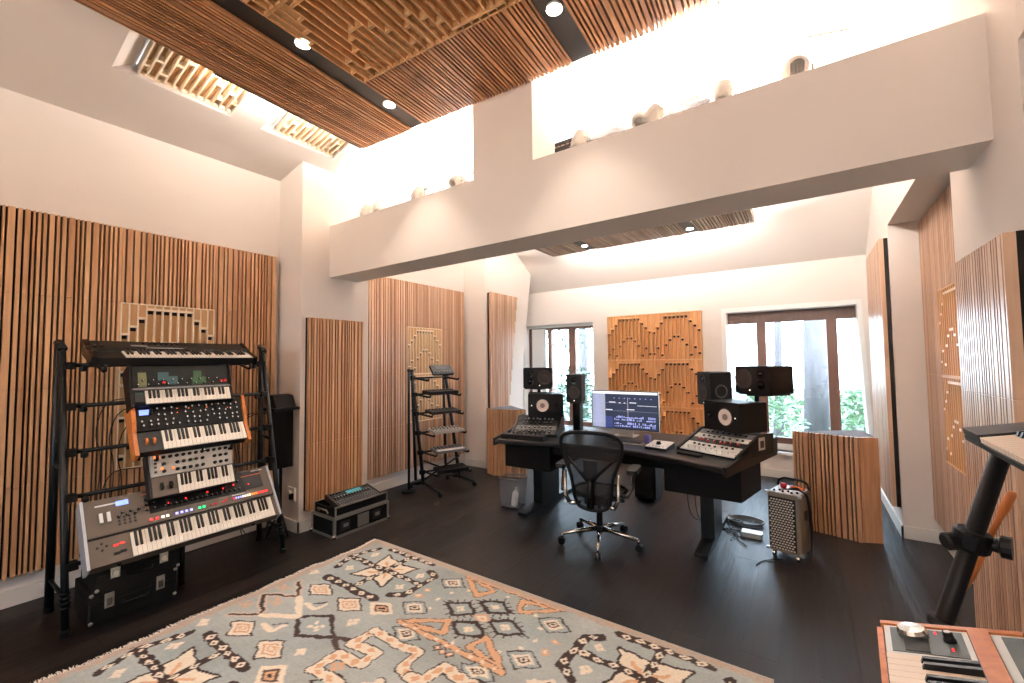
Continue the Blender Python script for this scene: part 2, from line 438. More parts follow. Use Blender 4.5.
def diffuser_tile(F, u0, u1, v0, v1, parent, fin='fin_wood', block='fin_block', depth=.07, flip=False, n=12, name='diffuser_tile', shift=0, joint=None):
    mb = MB(F); W = u1-u0; H = v1-v0; p = W/n; t = .010
    mb.box((u0, v0, 0), (u1, v1, .008), block)
    for i in range(n+1):
        x = u0+i*p; x = min(max(x, u0+t/2), u1-t/2)
        mb.box((x-t/2, v0, 0), (x+t/2, v1, depth), fin)
    for v in (v0, v1-t): mb.box((u0, v, 0), (u1, v+t, depth), fin)
    for i in range(n):
        k = (i+shift) % 12
        uc, ac = Ucut[k], Acut[k]
        if flip: uc, ac = 1-ac, 1-uc
        a = u0+i*p+t/2; b = a+p-t
        Z = lambda f: v1-t-(H-2*t)*f
        hl = .045; e = .009/H
        for (f0, f1, dp) in ((0, uc-e, .82), (uc+e+hl, ac-e, .25), (ac+e+hl, 1, .55)):
            if f1-f0 > .01: mb.box((a, Z(f1), .008), (b, Z(f0), depth*dp), block)
        for f in (uc, ac):
            if .03 < f < .97: mb.box((a, Z(f+e), .008), (b, Z(f-e), depth), joint or fin); mb.box((a, Z(f+e+hl), .008), (b, Z(f+e), .009), 'backing')  # dark plate under each joint: shadow of the overhang put into colour
    return mb.build(name, None, parent)

def slat_panel(name, label, F, cols, rows, tiles=(), wood_='slat_wood', seed=1, base=.03, cut=None, tilekw={}, group=None):
    """cols, rows: boundary lists; tiles: {(i,j)} that are diffusers"""
    o = thing(name, label, 'acoustic panel', M=Matrix.Translation(F @ Vector((cols[0], rows[0], 0))), group=group)
    bk_ = MB(F)
    if cut:
        bk_.box((cols[0], rows[0], 0), (cols[-1], rows[-1], base)) if not cut else bk_.prism(cut[1], 0, base, ax=2)
    else: bk_.box((cols[0], rows[0], 0), (cols[-1], rows[-1], base))
    bk_.build('backing', 'backing', o)
    F2 = F @ Matrix.Translation((0, 0, base))
    for i in range(len(cols)-1):
        for j in range(len(rows)-1):
            if (i, j) in tiles: diffuser_tile(F2, cols[i], cols[i+1], rows[j], rows[j+1], o, depth=.034, **tilekw)
            else: slat_module(F2, cols[i], cols[i+1], rows[j], rows[j+1], seed*17+i, o, wood_, cut=(cut[0] if cut else None))
    return o
def FLW(x): return frame((x, 0, 0), (0, 1, 0), (0, 0, 1))      # w = +x for left wall
def FRW(x): return frame((x, 0, 0), (0, -1, 0), (0, 0, 1))     # w = -x, u = -y
assert (FLW(0) @ Vector((0, 0, 1))).x > 0 and (FRW(0) @ Vector((0, 0, 1))).x < 0

slat_panel('slatted_wall_panel', 'broad slatted wood wall panel with a pale block insert behind the keyboard rack', FLW(XLr+.001),
           [-.29, .33, .95, 1.57, 2.09], [.20, .77, 1.40, 2.03, 2.60], {(2, 1), (2, 2)}, seed=3, tilekw=dict(fin='fin_pale', block='fin_block'))
slat_panel('slatted_wall_panel', 'narrow slatted wood panel on the white pillar behind the flight case', FLW(XL+.001),
           [2.19, 2.785], [.19, .80, 1.40, 1.985], seed=5)
slat_panel('slatted_wall_panel', 'tall slatted wood panel with a block insert behind the tiered black stand', FLW(XLr+.001),
           [2.92, 3.14, 3.76, 4.38, 4.87], [.19, .77, 1.40, 2.02, 2.61], {(2, 1), (2, 2)}, wood_='slat_pale', seed=9, tilekw=dict(fin='fin_pale'))
cf = lambda y: max(.2, 2.59-(5.70-y)/.145) if y > 5.35 else .2
slat_panel('slatted_wall_panel', 'tapering slatted wood panel on the pillar beside the left window', FLW(XL+.001),
           [4.985, 5.70], [.2, .86, 1.8, 2.59], seed=12, wood_='slat_pale', cut=(cf, [(4.985, .2), (5.35, .2), (5.69, 2.58), (4.985, 2.58)]))
slat_panel('slatted_wall_panel', 'slatted wood panel with a tall block insert deep in the right wall recess', FRW(XRr-.001),
           [-4.97, -4.46, -3.83, -3.2, -3.05], [.2, .77, 1.41, 2.05, 2.71], {(1, 1), (1, 2)}, wood_='slat_pale', seed=14, tilekw=dict(fin='fin_wood', block='slat_wood', joint='fin_pale'))
slat_panel('slatted_wall_panel', 'slatted wood panel on the right pillar behind the foreground keyboard stand', FRW(XR-.001),
           [-2.75, -2.17], [.25, .80, 1.40, 1.98], wood_='slat_pale', seed=21)
slat_panel('slatted_wall_panel', 'thin slatted wood panel at the right of the wide window', FRW(XR-.001),
           [-5.98, -5.45, -5.0], [.25, .9, 1.7, 2.62], wood_='slat_pale', seed=25)

# back wall wood diffuser
FB = frame((0, YB-.001, 0), (1, 0, 0), (0, 0, 1))
o = thing('wood_diffuser', 'large orange wood block diffuser on the back wall behind the computer monitor', 'acoustic panel', (-2.62, YB-.05, .15))
for i in range(2):
    for j in range(3):
        diffuser_tile(FB, -2.62+i*.705, -1.918+i*.705, .15+j*.702, .85+j*.702, o, depth=.09, shift=0, fin='diffuser_fin', block='diffuser_wood')

# ceiling clouds: frame u = x, v = y, w = up; slats face down, so use frame with w = -z
def cloud(name, label, x0, x1, y0, y1, z, strips, dif_rows, rows, seed, wood_='cloud_wood', rot=0):
    Rm = Matrix.Translation((-1.8, 2.4, 0)) @ Matrix.Rotation(R(rot), 4, 'Z') @ Matrix.Translation((1.8, -2.4, 0))
    F = Rm @ frame((0, 0, z+.06), (1, 0, 0), (0, -1, 0))   # w = x cross -y = -z
    o = thing(name, label, 'ceiling panel', (x0, y0, z))
    b = MB(F); b.box((x0, -y1, -.03), (x1, -y0, 0)); b.build('backing', 'backing', o)
    cols = [x0, strips[0]-.075, strips[0]+.075, strips[1]-.075, strips[1]+.075, x1]
    for i in range(5):
        a, c = cols[i], cols[i+1]
        if i in (1, 3):
            MB(F).box((a, -y1, 0), (c, -y0, .045)).build('light_channel', 'strip_black', o, label='matt black channel')
            continue
        n = max(1, round((c-a)/.64)); w = (c-a)/n
        for k in range(n):
            for j in range(len(rows)-1):
                v0, v1 = -rows[j+1], -rows[j]
                if i == 2 and j in dif_rows: diffuser_tile(F, a+k*w, a+(k+1)*w, v0, v1, o, depth=.06, n=11, flip=(k == 1))
                else: slat_module(F, a+k*w, a+(k+1)*w, v0, v1, seed+i*5+k, o, wood_, depth=.06)
    return o
c1 = cloud('ceiling_cloud', 'large suspended slatted wood ceiling panel above the keyboards, in front of the beam', -3.20, -.35, -.2, 2.40, 3.47,
      (-2.54, -1.10), (0, 1, 2), [-.2, .46, 1.13, 1.80, 2.40], 31, rot=3)
c2 = cloud('ceiling_cloud', 'suspended slatted ceiling panel beyond the beam, seen edge-on above the desk', -3.10, -.43, 2.82, 5.62, 3.13,
      (-2.46, -1.10), (), [2.82, 3.5, 4.2, 4.9, 5.62], 47, wood_='cloud_pale')
wm = MB()
for x in (-.70, -2.9):
    for y in (2.93, 5.3): wm.tube([(x, y, 3.2), (x, y, min(zroof(x), BH+.66*(YB-y)) if y > HY else zroof(x))], .003)
wm.build('suspension_wire', 'dark_metal', c2)
MB().box((-1.60, 2.795, 3.115), (-.43, 2.82, 3.165)).build('edge_trim', 'backing', c2, label='black front edge')
wm = MB()
for x in (-.60, -2.9):
    for y in (.2, 2.0): wm.tube([(x, y, 3.5), (x, y, zroof(x))], .003)
wm.build('suspension_wire', 'dark_metal', c1)

# round downlights in the black channels
def downlight(x, y, z, label, grp):
    o = thing('downlight', label, 'ceiling light', (x, y, z), group=grp)
    MB().lathe([(.045, 0), (.045, .012), (.034, .012), (.032, .004)], (x, y, z), (0, 0, 1), 'white_plastic', 20, cap=False).build('ring', None, o)
    MB().lathe([(.0, .0), (.033, .0), (.033, .006), (0, .006)], (x, y, z+.003), (0, 0, 1), 'lens_on', 20, cap=False).build('lens', None, o)
    l = bpy.data.lights.new('downlight_beam', 'SPOT'); l.energy = 22; l.color = (1, .86, .72); l.spot_size = R(80); l.spot_blend = .6; l.shadow_soft_size = .03
    lo = bpy.data.objects.new('downlight_beam', l); C.objects.link(lo); lo.parent = o; lo.location = (0, 0, -.02)
g1 = 'downlights in the near ceiling panel'; g2 = 'downlights in the far ceiling panel'
downlight(-2.425, 1.33, 3.472, 'lit round downlight, upper of the two in the left black channel', g1)
downlight(-2.49, 2.03, 3.472, 'lit round downlight, lower of the two in the left black channel, nearest the beam', g1)
downlight(-1.065, 1.985, 3.472, 'lit round downlight in the right black channel of the near ceiling panel', g1)
downlight(-2.46, 5.36, 3.132, 'small downlight in the left channel of the far ceiling panel', g2)
downlight(-1.10, 5.42, 3.132, 'small downlight in the right channel of the far ceiling panel', g2)

# wood block diffusers in the ceiling wells
names = ['first and nearest', 'second', 'third']
for k, (a, b) in enumerate(wells):
    for F_, side in ((FL, 'left'), (FR, 'right')):
        if side == 'right' and k < 1: continue
        Fd = F_ @ Matrix.Translation((0, 0, 0))
        up = 1 if (F_ @ Vector((0, 0, 1))-F_ @ Vector((0, 0, 0))).z > 0 else -1
        # frame whose w points down
        org = F_ @ Vector((a+.13, vW[0], .10*up)); U = (F_.to_3x3() @ Vector((0, 1, 0))); V = (F_.to_3x3() @ Vector((1, 0, 0)))
        G = frame(org, U, V)
        if (G.to_3x3() @ Vector((0, 0, 1))).z > 0: G = frame(org+V*(b-a-.12), U, -V)
        o = thing('ceiling_diffuser', f'pale wood block diffuser in the {side} ceiling slope, {names[k]} from camera', 'acoustic panel', M=Matrix.Translation(org), group='block diffusers in the ceiling slopes')
        Lu, Lv = vW[1]-vW[0], b-a-.12
        # u of the tile runs along y so that the long wells run upslope
        org2 = org if True else org
        H = frame(org, V, U)
        if (H.to_3x3() @ Vector((0, 0, 1))).z > 0: H = frame(org+U*Lu, V, -U)
        diffuser_tile(H, 0, Lv, 0, Lu, o, fin='fin_pale', block='fin_block', depth=.07, n=12)

# white track spotlights standing on the beam
def beam_spot(x, aim, label, size=.055):
    o = thing('beam_spotlight', label, 'spotlight', (x, 2.58, 2.925), group='white spotlights along the top of the beam')
    MB().box((x-.04, 2.55, 2.925), (x+.04, 2.62, 2.945)).build('base', 'lamp_white', o)
    h = Vector((x, 2.58, 3.04)); a = Vector(aim).normalized()
    b = MB()
    s = a.cross(Vector((0, 0, 1))).normalized() if abs(a.z) < .95 else Vector((1, 0, 0))
    b.tube([(x, 2.58, 2.94), Vector((x, 2.58, 2.955))+s*.0, Vector((x, 2.58, 2.955))+s*(size+.012), h+s*(size+.012), h+s*size*.8], .006); b.build('bracket', 'lamp_white', o)
    MB().lathe([(size*.55, -.07), (size*.8, -.055), (size, -.01), (size, .05), (size*.9, .05), (size*.86, .02)], h, a, 'lamp_white', 24, cap=False).build('lamp_head', None, o)
    MB().lathe([(0, 0), (size*.86, 0), (size*.86, .004), (0, .004)], h+a*.018, a, 'lamp_white', 24, cap=False).build('lens', None, o)
    f = MB()
    for k in range(-3, 4): f.tube([h-a*.072+s*(k*.01)-a.cross(s)*.03, h-a*.072+s*(k*.01)+a.cross(s)*.03], .002, 'cream_plate')
    f.build('heat_sink', 'mid_grey', o)
    return o
sp = [(-3.50, (.2, .6, 1), 'white spotlight standing on the beam, first from the left pillar'),
      (-3.32, (-.3, .6, 1), 'white spotlight standing on the beam, second from the left pillar'),
      (-2.78, (.1, .8, 1), 'white spotlight standing on the beam between the left pair and the round-backed one'),
      (-2.33, (-.2, .75, .5), 'white spotlight with its round back to the camera, left of the white post'),
      (-1.21, (.2, .55, 1), 'white spotlight standing upright on the beam just right of the post'),
      (-.80, (-.2, .75, .5), 'white spotlight with its round back to the camera near the hanging wire'),
      (-.72, (.5, .5, .9), 'white spotlight tucked against the round-backed one near the hanging wire'),
      (-.33, (0, .6, 1), 'white spotlight standing upright on the beam above the right window'),
      (.01, (-.1, .8, .35), 'large round-backed white spotlight, the last along the beam to the right')]
for x, a, l in sp: beam_spot(x, a, l, .06 if x == .01 else .05)

# ------------------------------------------------------------------ rug
def make_rug():
    x0, x1, y0, y1 = -3.13, -.18, -.35, 2.45
    cs = .0075; nx = int((x1-x0)/cs)+1; ny = int((y1-y0)/cs)+1
    gx = np.linspace(x0, x1, nx); gy = np.linspace(y0, y1, ny); X, Y = np.meshgrid(gx, gy)
    rs = np.random.RandomState(3)
    def sm(k):
        a = rs.rand(ny//k+3, nx//k+3); yi = np.arange(ny)/k; xi = np.arange(nx)/k
        y_, x_ = yi.astype(int), xi.astype(int); fy = (yi-y_)[:, None]; fx = (xi-x_)[None, :]
        A = a[np.ix_(y_, x_)]; B = a[np.ix_(y_, x_+1)]; D = a[np.ix_(y_+1, x_)]; E = a[np.ix_(y_+1, x_+1)]
        return (A*(1-fx)+B*fx)*(1-fy)+(D*(1-fx)+E*fx)*fy-.5
    Xw = X+sm(5)*.022; Yw = Y+sm(5)*.022
    BG = np.array(lin((164, 174, 175))); DK = np.array(lin((66, 54, 50))); CR = np.array(lin((230, 218, 200))); OR = np.array(lin((216, 172, 138))); TN = np.array(lin((182, 168, 156)))
    col = np.zeros((ny, nx, 3)); col[:] = BG
    stre = sm(3)*.10+sm(24)*.16
    stre2 = np.repeat(rs.rand(ny, 1)-.5, nx, 1)*.07
    col *= (1+stre+stre2)[..., None]
    col[:] = col*(.75+.0)+.25*TN*(sm(30)+.5)[..., None]+.25*col*(1-(sm(30)+.5))[..., None]
    def put(mask, c): col[mask] = c
    def seg(p, q):
        px, py = p; dx, dy = q[0]-p[0], q[1]-p[1]; L2 = dx*dx+dy*dy+1e-12
        t = ((Xw-px)*dx+(Yw-py)*dy)/L2; tc = np.clip(t, 0, 1)
        return np.hypot(Xw-(px+tc*dx), Yw-(py+tc*dy)), t, math.sqrt(L2)
    def line(pts, w, c, closed=False):
        P = list(pts)+([pts[0]] if closed else [])
        for p, q in zip(P, P[1:]): put(seg(p, q)[0] < w/2, c)
    def poly(pts, c, out=None, ow=.018):
        ins = np.zeros(X.shape, bool); n = len(pts)
        for i in range(n):
            (ax_, ay_), (bx_, by_) = pts[i], pts[(i+1) % n]
            if ay_ == by_: continue
            cond = ((ay_ > Yw) != (by_ > Yw)) & (Xw < (bx_-ax_)*(Yw-ay_)/(by_-ay_)+ax_); ins ^= cond
        put(ins, c)
        if out is not None: line(pts, ow, out, True)
    def band(pts, w=.055, base=DK, dia=CR, inner=DK):
        line(pts, w+(.0 if base is DK else .014), DK); line(pts, w, base)
        for p, q in zip(pts, pts[1:]):
            L = math.hypot(q[0]-p[0], q[1]-p[1]); n = max(1, int(round(L/.085)))
            ux, uy = (q[0]-p[0])/L, (q[1]-p[1])/L
            for k in range(n):
                c = ((k+.5)*L/n); cx, cy = p[0]+ux*c, p[1]+uy*c
                a = (Xw-cx)*ux+(Yw-cy)*uy; b = -(Xw-cx)*uy+(Yw-cy)*ux
                d = np.abs(a)/.030+np.abs(b)/.023
                put(d < 1, dia); put(d < .34, inner if base is DK else OR)
    def diamond(cx, cy, rx, ry, cols):
        n = len(cols)
        for i, c in enumerate(cols):
            k = 1-i/n; put(np.abs(Xw-cx)/(rx*k)+np.abs(Yw-cy)/(ry*k) < 1, c)
    def dots(cx, cy, c=CR, s=.02):
        for dx, dy in ((-1, 0), (1, 0), (0, -1), (0, 1)): put(np.abs(Xw-cx-dx*s*1.1)/s+np.abs(Yw-cy-dy*s*1.1)/s < 1, c)
    def star(cx, cy, sx):
        f = lambda L: [(cx+sx*a, cy+b) for a, b in L]
        for (tx, ty) in ((-.18, .18), (.19, .16), (.17, -.17), (-.17, -.18)):
            P = f([(0, 0), (tx*.15, ty*.62), (tx*.55, ty*.55), (tx, ty), (tx*.62, ty*.15)])
            P = f([(tx*.05, ty*.75), (tx, ty), (tx*.75, ty*.05), (0, 0)])
            poly(P, CR, DK, .015)
            line(f([(tx*.12, ty*.12), (tx*.5, ty*.5)]), .02, OR)
        band(f([(-.44, .0), (.37, 0)])); band(f([(0, .25), (0, -.27)]), .05)
        band(f([(.30, -.20), (.38, -.15), (.38, .13), (.30, .17)]))
        band(f([(-.35, -.17), (-.42, 0), (-.34, .21)]), .05)
        band(f([(-.24, .265), (.23, .255)])); band(f([(-.28, -.29), (.25, -.29)]), .07)
        for dx, dy in ((-.28, .12), (-.26, -.12), (.28, .09), (.27, -.1)): dots(cx+sx*dx, cy+dy)
    star(-2.63, 2.12, 1); star(-2.63, .80, 1); star(-.69, 2.11, -1); star(-.69, .80, -1)
    for cx, cy in ((-2.78, 1.70), (-2.46, 1.70), (-2.77, 1.20), (-2.44, 1.20), (-.55, 1.7), (-.87, 1.7), (-.55, 1.2), (-.87, 1.2)):
        diamond(cx, cy, .13, .085, [DK, CR, CR, OR*.9, CR, OR, CR])
    for cx, cy in ((-2.25, 1.785), (-2.24, 1.105), (-1.06, 1.78), (-1.06, 1.1)): diamond(cx, cy, .115, .08, [CR, CR, DK*2, OR, DK])
    for cx, cy in ((-2.08, 1.905), (-2.08, 2.26), (-1.93, 1.70), (-1.40, 1.695), (-1.27, 2.235), (-1.26, 1.895), (-2.08, .95), (-2.08, .6), (-1.26, .95), (-1.27, .6), (-1.93, 1.2), (-1.4, 1.2)):
        diamond(cx, cy, .115, .085, [DK, BG, BG, CR, CR, DK, CR, DK])
    # stepped medallion between the two left stars, and its mirror on the right
    for cx, s in ((-2.63, 1), (-.69, -1)):
        f = lambda L: [(cx+s*a, 1.45+b) for a, b in L]
        line(f([(-.35, -.23), (-.18, -.12), (-.42, 0), (-.19, .12), (-.37, .22)]), .05, TN*1.25)
        line(f([(-.35, -.23), (-.18, -.12), (-.42, 0), (-.19, .12), (-.37, .22)]), .020, DK*1.3)
        poly(f([(.03, 0), (.19, .11), (.39, 0), (.20, -.11)]), BG, DK*1.2, .026)
        line(f([(-.18, -.12), (.03, 0), (-.18, .12)]), .04, CR); line(f([(.39, 0), (.50, .05)]), .03, DK*1.5); line(f([(.39, 0), (.50, -.05)]), .03, DK*1.5)
        for a, b in ((-.02, -.13), (-.02, .13)):
            line(f([(a-.05, b-.03), (a+.05, b-.03), (a+.07, b+.03)]), .03, CR); line(f([(a, b), (a+.05, b+.05)]), .012, DK*1.3)
        for a, b, c in ((-.25, 0, OR), (.21, 0, CR), (-.39, .12, OR), (-.39, -.12, OR)):
            for dx, dy in ((0, 0), (.03, .02), (-.03, -.02), (.03, -.02), (-.03, .02)): put(np.hypot(Xw-cx-s*(a+dx), Yw-1.45-b-dy) < .014, c)
    # orange hooked medallion in the middle
    for s in (1, -1):
        m1 = lambda L: [(-1.66+s*(a+1.66), b) for a, b in L]
        band(m1([(-2.10, 1.62), (-2.11, 1.48), (-1.93, 1.51), (-1.93, 1.40), (-2.09, 1.39), (-2.11, 1.25), (-1.93, 1.26), (-1.75, 1.24), (-1.75, 1.38)]), .058, CR, OR, OR)
        band(m1([(-2.10, 1.62), (-1.91, 1.61), (-1.75, 1.63), (-1.74, 1.50), (-1.66, 1.49)]), .058, CR, OR, OR)
        dots(-1.66+s*.12, 1.32); dots(-1.66+s*.36, 1.33, OR)
    # flower with orange triangles, near side and mirrored
    for cy, s in ((2.06, 1), (.84, -1)):
        f = lambda L: [(-1.66+a, cy+s*b) for a, b in L]
        for (a, b) in ((-.17, .0), (.0, .13), (.17, .0), (0, -.13)):
            P = f([(a-.115, b), (a, b+.075), (a+.115, b), (a, b-.075)])
            poly(P, BG*.95, DK, .022)
            for t in np.linspace(0, 1, 5)[:-1]:
                for i in range(4):
                    p, q = P[i], P[(i+1) % 4]; mx_, my_ = p[0]+(q[0]-p[0])*t, p[1]+(q[1]-p[1])*t
                    ox, oy = mx_-(-1.66+a), my_-(cy+s*b); n_ = math.hypot(ox, oy)+1e-6
                    line([(mx_, my_), (mx_+ox/n_*.035, my_+oy/n_*.035)], .009, DK)
            dots(-1.66+a, cy+s*b, CR, .016)
        diamond(-1.66, cy, .06, .045, [OR, CR, OR])
        for k in range(16):
            an = 2*math.pi*k/16; put(np.hypot(Xw+1.66-.37*math.cos(an), (Yw-cy-.27*math.sin(an))) < .014, CR)
        def otri(q, closed=True):
            line(f(q), .044, DK*1.6, closed); line(f(q), .034, OR, closed)
        otri([(-.39, -.30), (-.15, -.13), (-.10, -.24)]); otri([(.37, -.30), (.14, -.13), (.10, -.24)]); otri([(-.39, -.30), (.37, -.30)], False)
        otri([(-.40, .335), (-.18, .17), (-.12, .28)]); otri([(.37, .335), (.16, .17), (.10, .28)]); otri([(-.40, .335), (.37, .335)], False)
        for t in np.linspace(-.34, .32, 9): diamond(-1.66+t, cy-s*.30, .014, .012, [CR])
        for k in range(3): diamond(-1.70+k*.05, cy-s*.35, .03, .03, [DK, OR, CR])
    for cx, cy in ((-3.02, 1.1), (-3.05, 1.81), (-2.28, 1.6), (-2.28, 1.28), (-1.05, 1.6), (-1.05, 1.3), (-.3, 1.1), (-.3, 1.8), (-3.04, .4)): dots(cx, cy)
    for cx, cy in ((-1.19, 2.01), (-1.18, 2.11), (-2.17, 2.1), (-2.16, 2.02)): diamond(cx, cy, .035, .028, [OR, CR])
    rr_ = np.random.RandomState(9)
    for k in range(70):
        cx, cy = rr_.uniform(x0+.1, x1-.1), rr_.uniform(y0+.1, y1-.08)
        jj, ii = int((cy-y0)/cs), int((cx-x0)/cs)
        if np.abs(col[jj-6:jj+7, ii-6:ii+7]-BG).max() < .16: dots(cx, cy, CR if k % 3 else OR, .012)
    # thin border lines
    for d, c, w in ((.012, TN, .03), (.035, OR*.35+TN*.55, .014), (.052, TN, .012)):
        line([(x0+d, y0+d), (x1-d, y0+d), (x1-d, y1-d), (x0+d, y1-d)], w, c, True)
    col *= (1+(rs.rand(ny, nx)-.5)*.16)[..., None]
    col = np.clip(col, 0, 1)
    me = bpy.data.meshes.new('rug')
    V = np.stack([X, Y, np.full_like(X, .009)+(rs.rand(ny, nx)-.5)*.0012], -1).reshape(-1, 3)
    # wavy left end where the rug is fringed
    V[:, 0] += np.where(V[:, 0] < x0+.1, np.sin(V[:, 1]*23)*.006+np.sin(V[:, 1]*9+1)*.008, 0)*np.clip((x0+.1-V[:, 0])/.1, 0, 1)
    idx = np.arange(nx*ny).reshape(ny, nx)
    Fq = np.stack([idx[:-1, :-1], idx[:-1, 1:], idx[1:, 1:], idx[1:, :-1]], -1).reshape(-1, 4)
    # skirt
    ring = np.concatenate([idx[0, :], idx[1:, -1], idx[-1, -2::-1], idx[-2:0:-1, 0]])
    sk = V[ring].copy(); sk[:, 2] = 0; n0 = len(V); V = np.vstack([V, sk]); nr = len(ring); r2 = np.arange(nr)+n0
    Fs = np.stack([ring, r2, np.roll(r2, -1), np.roll(ring, -1)], -1)
    Fq = np.vstack([Fq, Fs])
    me.vertices.add(len(V)); me.vertices.foreach_set('co', V.ravel())
    me.loops.add(len(Fq)*4); me.loops.foreach_set('vertex_index', Fq.ravel().astype(np.int32))
    me.polygons.add(len(Fq)); me.polygons.foreach_set('loop_start', np.arange(0, len(Fq)*4, 4, dtype=np.int32))
    me.polygons.foreach_set('loop_total', np.full(len(Fq), 4, dtype=np.int32)); me.update(calc_edges=True); me.validate()
    ca = me.color_attributes.new('weave', 'FLOAT_COLOR', 'POINT')
    CC = np.ones((len(V), 4)); CC[:n0, :3] = col.reshape(-1, 3); CC[n0:, :3] = TN; ca.data.foreach_set('color', CC.ravel().astype(np.float32))
    m = bpy.data.materials.new('rug_weave'); m.use_nodes = True; nt = m.node_tree; b = nt.nodes['Principled BSDF']
    at = nt.nodes.new('ShaderNodeAttribute'); at.attribute_name = 'weave'
    nt.links.new(at.outputs['Color'], b.inputs['Base Color']); b.inputs['Roughness'].default_value = .95; b.inputs['Specular IOR Level'].default_value = .15
    tc = nt.nodes.new('ShaderNodeTexCoord'); n_ = nt.nodes.new('ShaderNodeTexNoise'); n_.inputs['Scale'].default_value = 260
    bp = nt.nodes.new('ShaderNodeBump'); bp.inputs['Strength'].default_value = .5; bp.inputs['Distance'].default_value = .003
    nt.links.new(tc.outputs['Object'], n_.inputs['Vector']); nt.links.new(n_.outputs['Fac'], bp.inputs['Height']); nt.links.new(bp.outputs['Normal'], b.inputs['Normal'])
    me.materials.append(m)
    root = thing('patterned_rug', 'large blue-grey patterned rug with cream, brown and orange motifs on the dark floor', 'rug', (x0, y1, 0))
    o = bpy.data.objects.new('woven_field', me); C.objects.link(o); o.parent = root
    me.transform(Matrix.Translation((-x0, -y1, 0)))
    fr = MB(); rng = random.Random(4); y = y0
    while y < y1:
        l = .025+rng.random()*.02; dx = math.sin(y*23)*.006+math.sin(y*9+1)*.008
        fr.tube([(x0+dx+.01, y, .006), (x0+dx-l*.5, y+rng.uniform(-.004, .004), .006), (x0+dx-l, y+rng.uniform(-.008, .008), .003)], [.004, .0035, .002], n=4)
        y += .008
    fr.build('fringe', 'fringe', root)
make_rug()
# ------------------------------------------------------------------ keyboards
BLK = {1, 3, 6, 8, 10}
def add_keys(o, F, u0, u1, v0, v1, w, nwhite, start=0, white='white_key'):
    """white and black keys as single sub-parts of a keybed; u along, v front->back"""
    kb = MB(F).box((u0-.004, v0-.004, w-.016), (u1+.004, v1, w-.008)).build('keybed', 'black', o)
    # keybed origin is the synth root's; children share its space
    p = (u1-u0)/nwhite; Lv = v1-v0
    wk = MB(); wk.bbox((0, 0, -.008), (p-.0012, Lv, .004), r=.0015, ax=2); wo = wk.build('white_key', white)
    bkm = MB(); bkm.hexa([(0, 0, 0), (p*.56, 0, 0), (p*.56, Lv*.62, 0), (0, Lv*.62, 0)], [(p*.06, .006, .011), (p*.5, .006, .011), (p*.5, Lv*.62, .013), (p*.06, Lv*.62, .013)])
    bo = bkm.build('black_key', 'black_key')
    for x_ in (wo, bo): C.objects.unlink(x_)
    Fr = WM(o).inverted() @ F
    whites = [0, 2, 4, 5, 7, 9, 11]
    for i in range(nwhite):
        inst(wo, 'white_key', Fr @ T(u0+i*p, v0, w), kb)
    for i in range(nwhite-1):
        k = whites[(i+start) % 7]
        if (k+1) % 12 in BLK: inst(bo, 'black_key', Fr @ T(u0+(i+1)*p-p*.28, v0+Lv*.38, w+.004), kb)
    return kb
def knob_mesh(r, h, m, cap_m=None):
    b = MB(); b.lathe([(r, 0), (r, h*.3), (r*.8, h*.35), (r*.75, h)], m=m, n=12)
    if cap_m: b.lathe([(0, h), (r*.5, h), (r*.5, h+.001), (0, h+.001)], m=cap_m, n=10, cap=False); b.box((-.0012, 0, h), (.0012, r*.8, h+.0015), cap_m)
    return b
_tmp = {}
def proto(key, mb, name):
    if key not in _tmp:
        o = mb().build(name); C.objects.unlink(o); _tmp[key] = o
    return _tmp[key]
def put_knobs(o, F, pts, w, r=.008, h=.014, m='black', cap='white_plastic', name='knob', label=None):
    pr_ = proto((name, r, h, m, cap), lambda: knob_mesh(r, h, m, cap), name)
    Fr = WM(o).inverted() @ F
    for u, v in pts: inst(pr_, name, Fr @ T(u, v, w), o, label)
def put_boxes(o, F, pts, w, sx, sy, h, m, name='button', label=None):
    pr_ = proto((name, sx, sy, h, m), lambda: MB().box((-sx/2, -sy/2, 0), (sx/2, sy/2, h), m), name)
    Fr = WM(o).inverted() @ F
    for u, v in pts: inst(pr_, name, Fr @ T(u, v, w), o, label)
def synth_frame(y0, fx, fz, tx, tz): return frame((fx, y0, fz), (0, 1, 0), (tx-fx, 0, tz-fz))
GR = 'keyboards on the tall black rack'

# 1: slim black keyboard on the top tier
F = synth_frame(.695, -3.655, 1.60, -3.92, 1.69)
o = thing('keyboard_synthesizer', 'long black keyboard synthesizer lying on the topmost tier of the rack', 'keyboard', M=F, group=GR)
L_, D_ = .965, .28
b = MB(F); b.prism([(0, -.05), (0, 0), (.13, 0), (.15, .018), (D_, .030), (D_, -.05)], 0, L_, ax=0, m='black'); b.build('body', 'black', o)
for u in (0, L_-.018): MB(F).prism([(-.005, -.055), (-.005, .008), (.14, .012), (D_+.005, .038), (D_+.005, -.055)], u-.004, u+.022, ax=0, m='black_gloss').build('cheek', 'black_gloss', o)
add_keys(o, F, .16, L_-.03, .004, .125, .004, 36)
put_knobs(o, F, [(.30+k*.033, .235) for k in range(7)], .026, .007, .016)
put_boxes(o, F, [(.42+.02*k, .19) for k in range(10)], .022, .012, .012, .004, 'dark_grey')
put_boxes(o, F, [(.27, .20)], .022, .09, .04, .003, 'mid_grey', 'display')
put_boxes(o, F, [(.04, .19), (.07, .19)], .022, .014, .05, .008, 'dark_grey', 'slider')
MB(F).box((.30, .165, .0195), (.52, .168, .0215), 'white_plastic').build('panel_stripe', None, o)

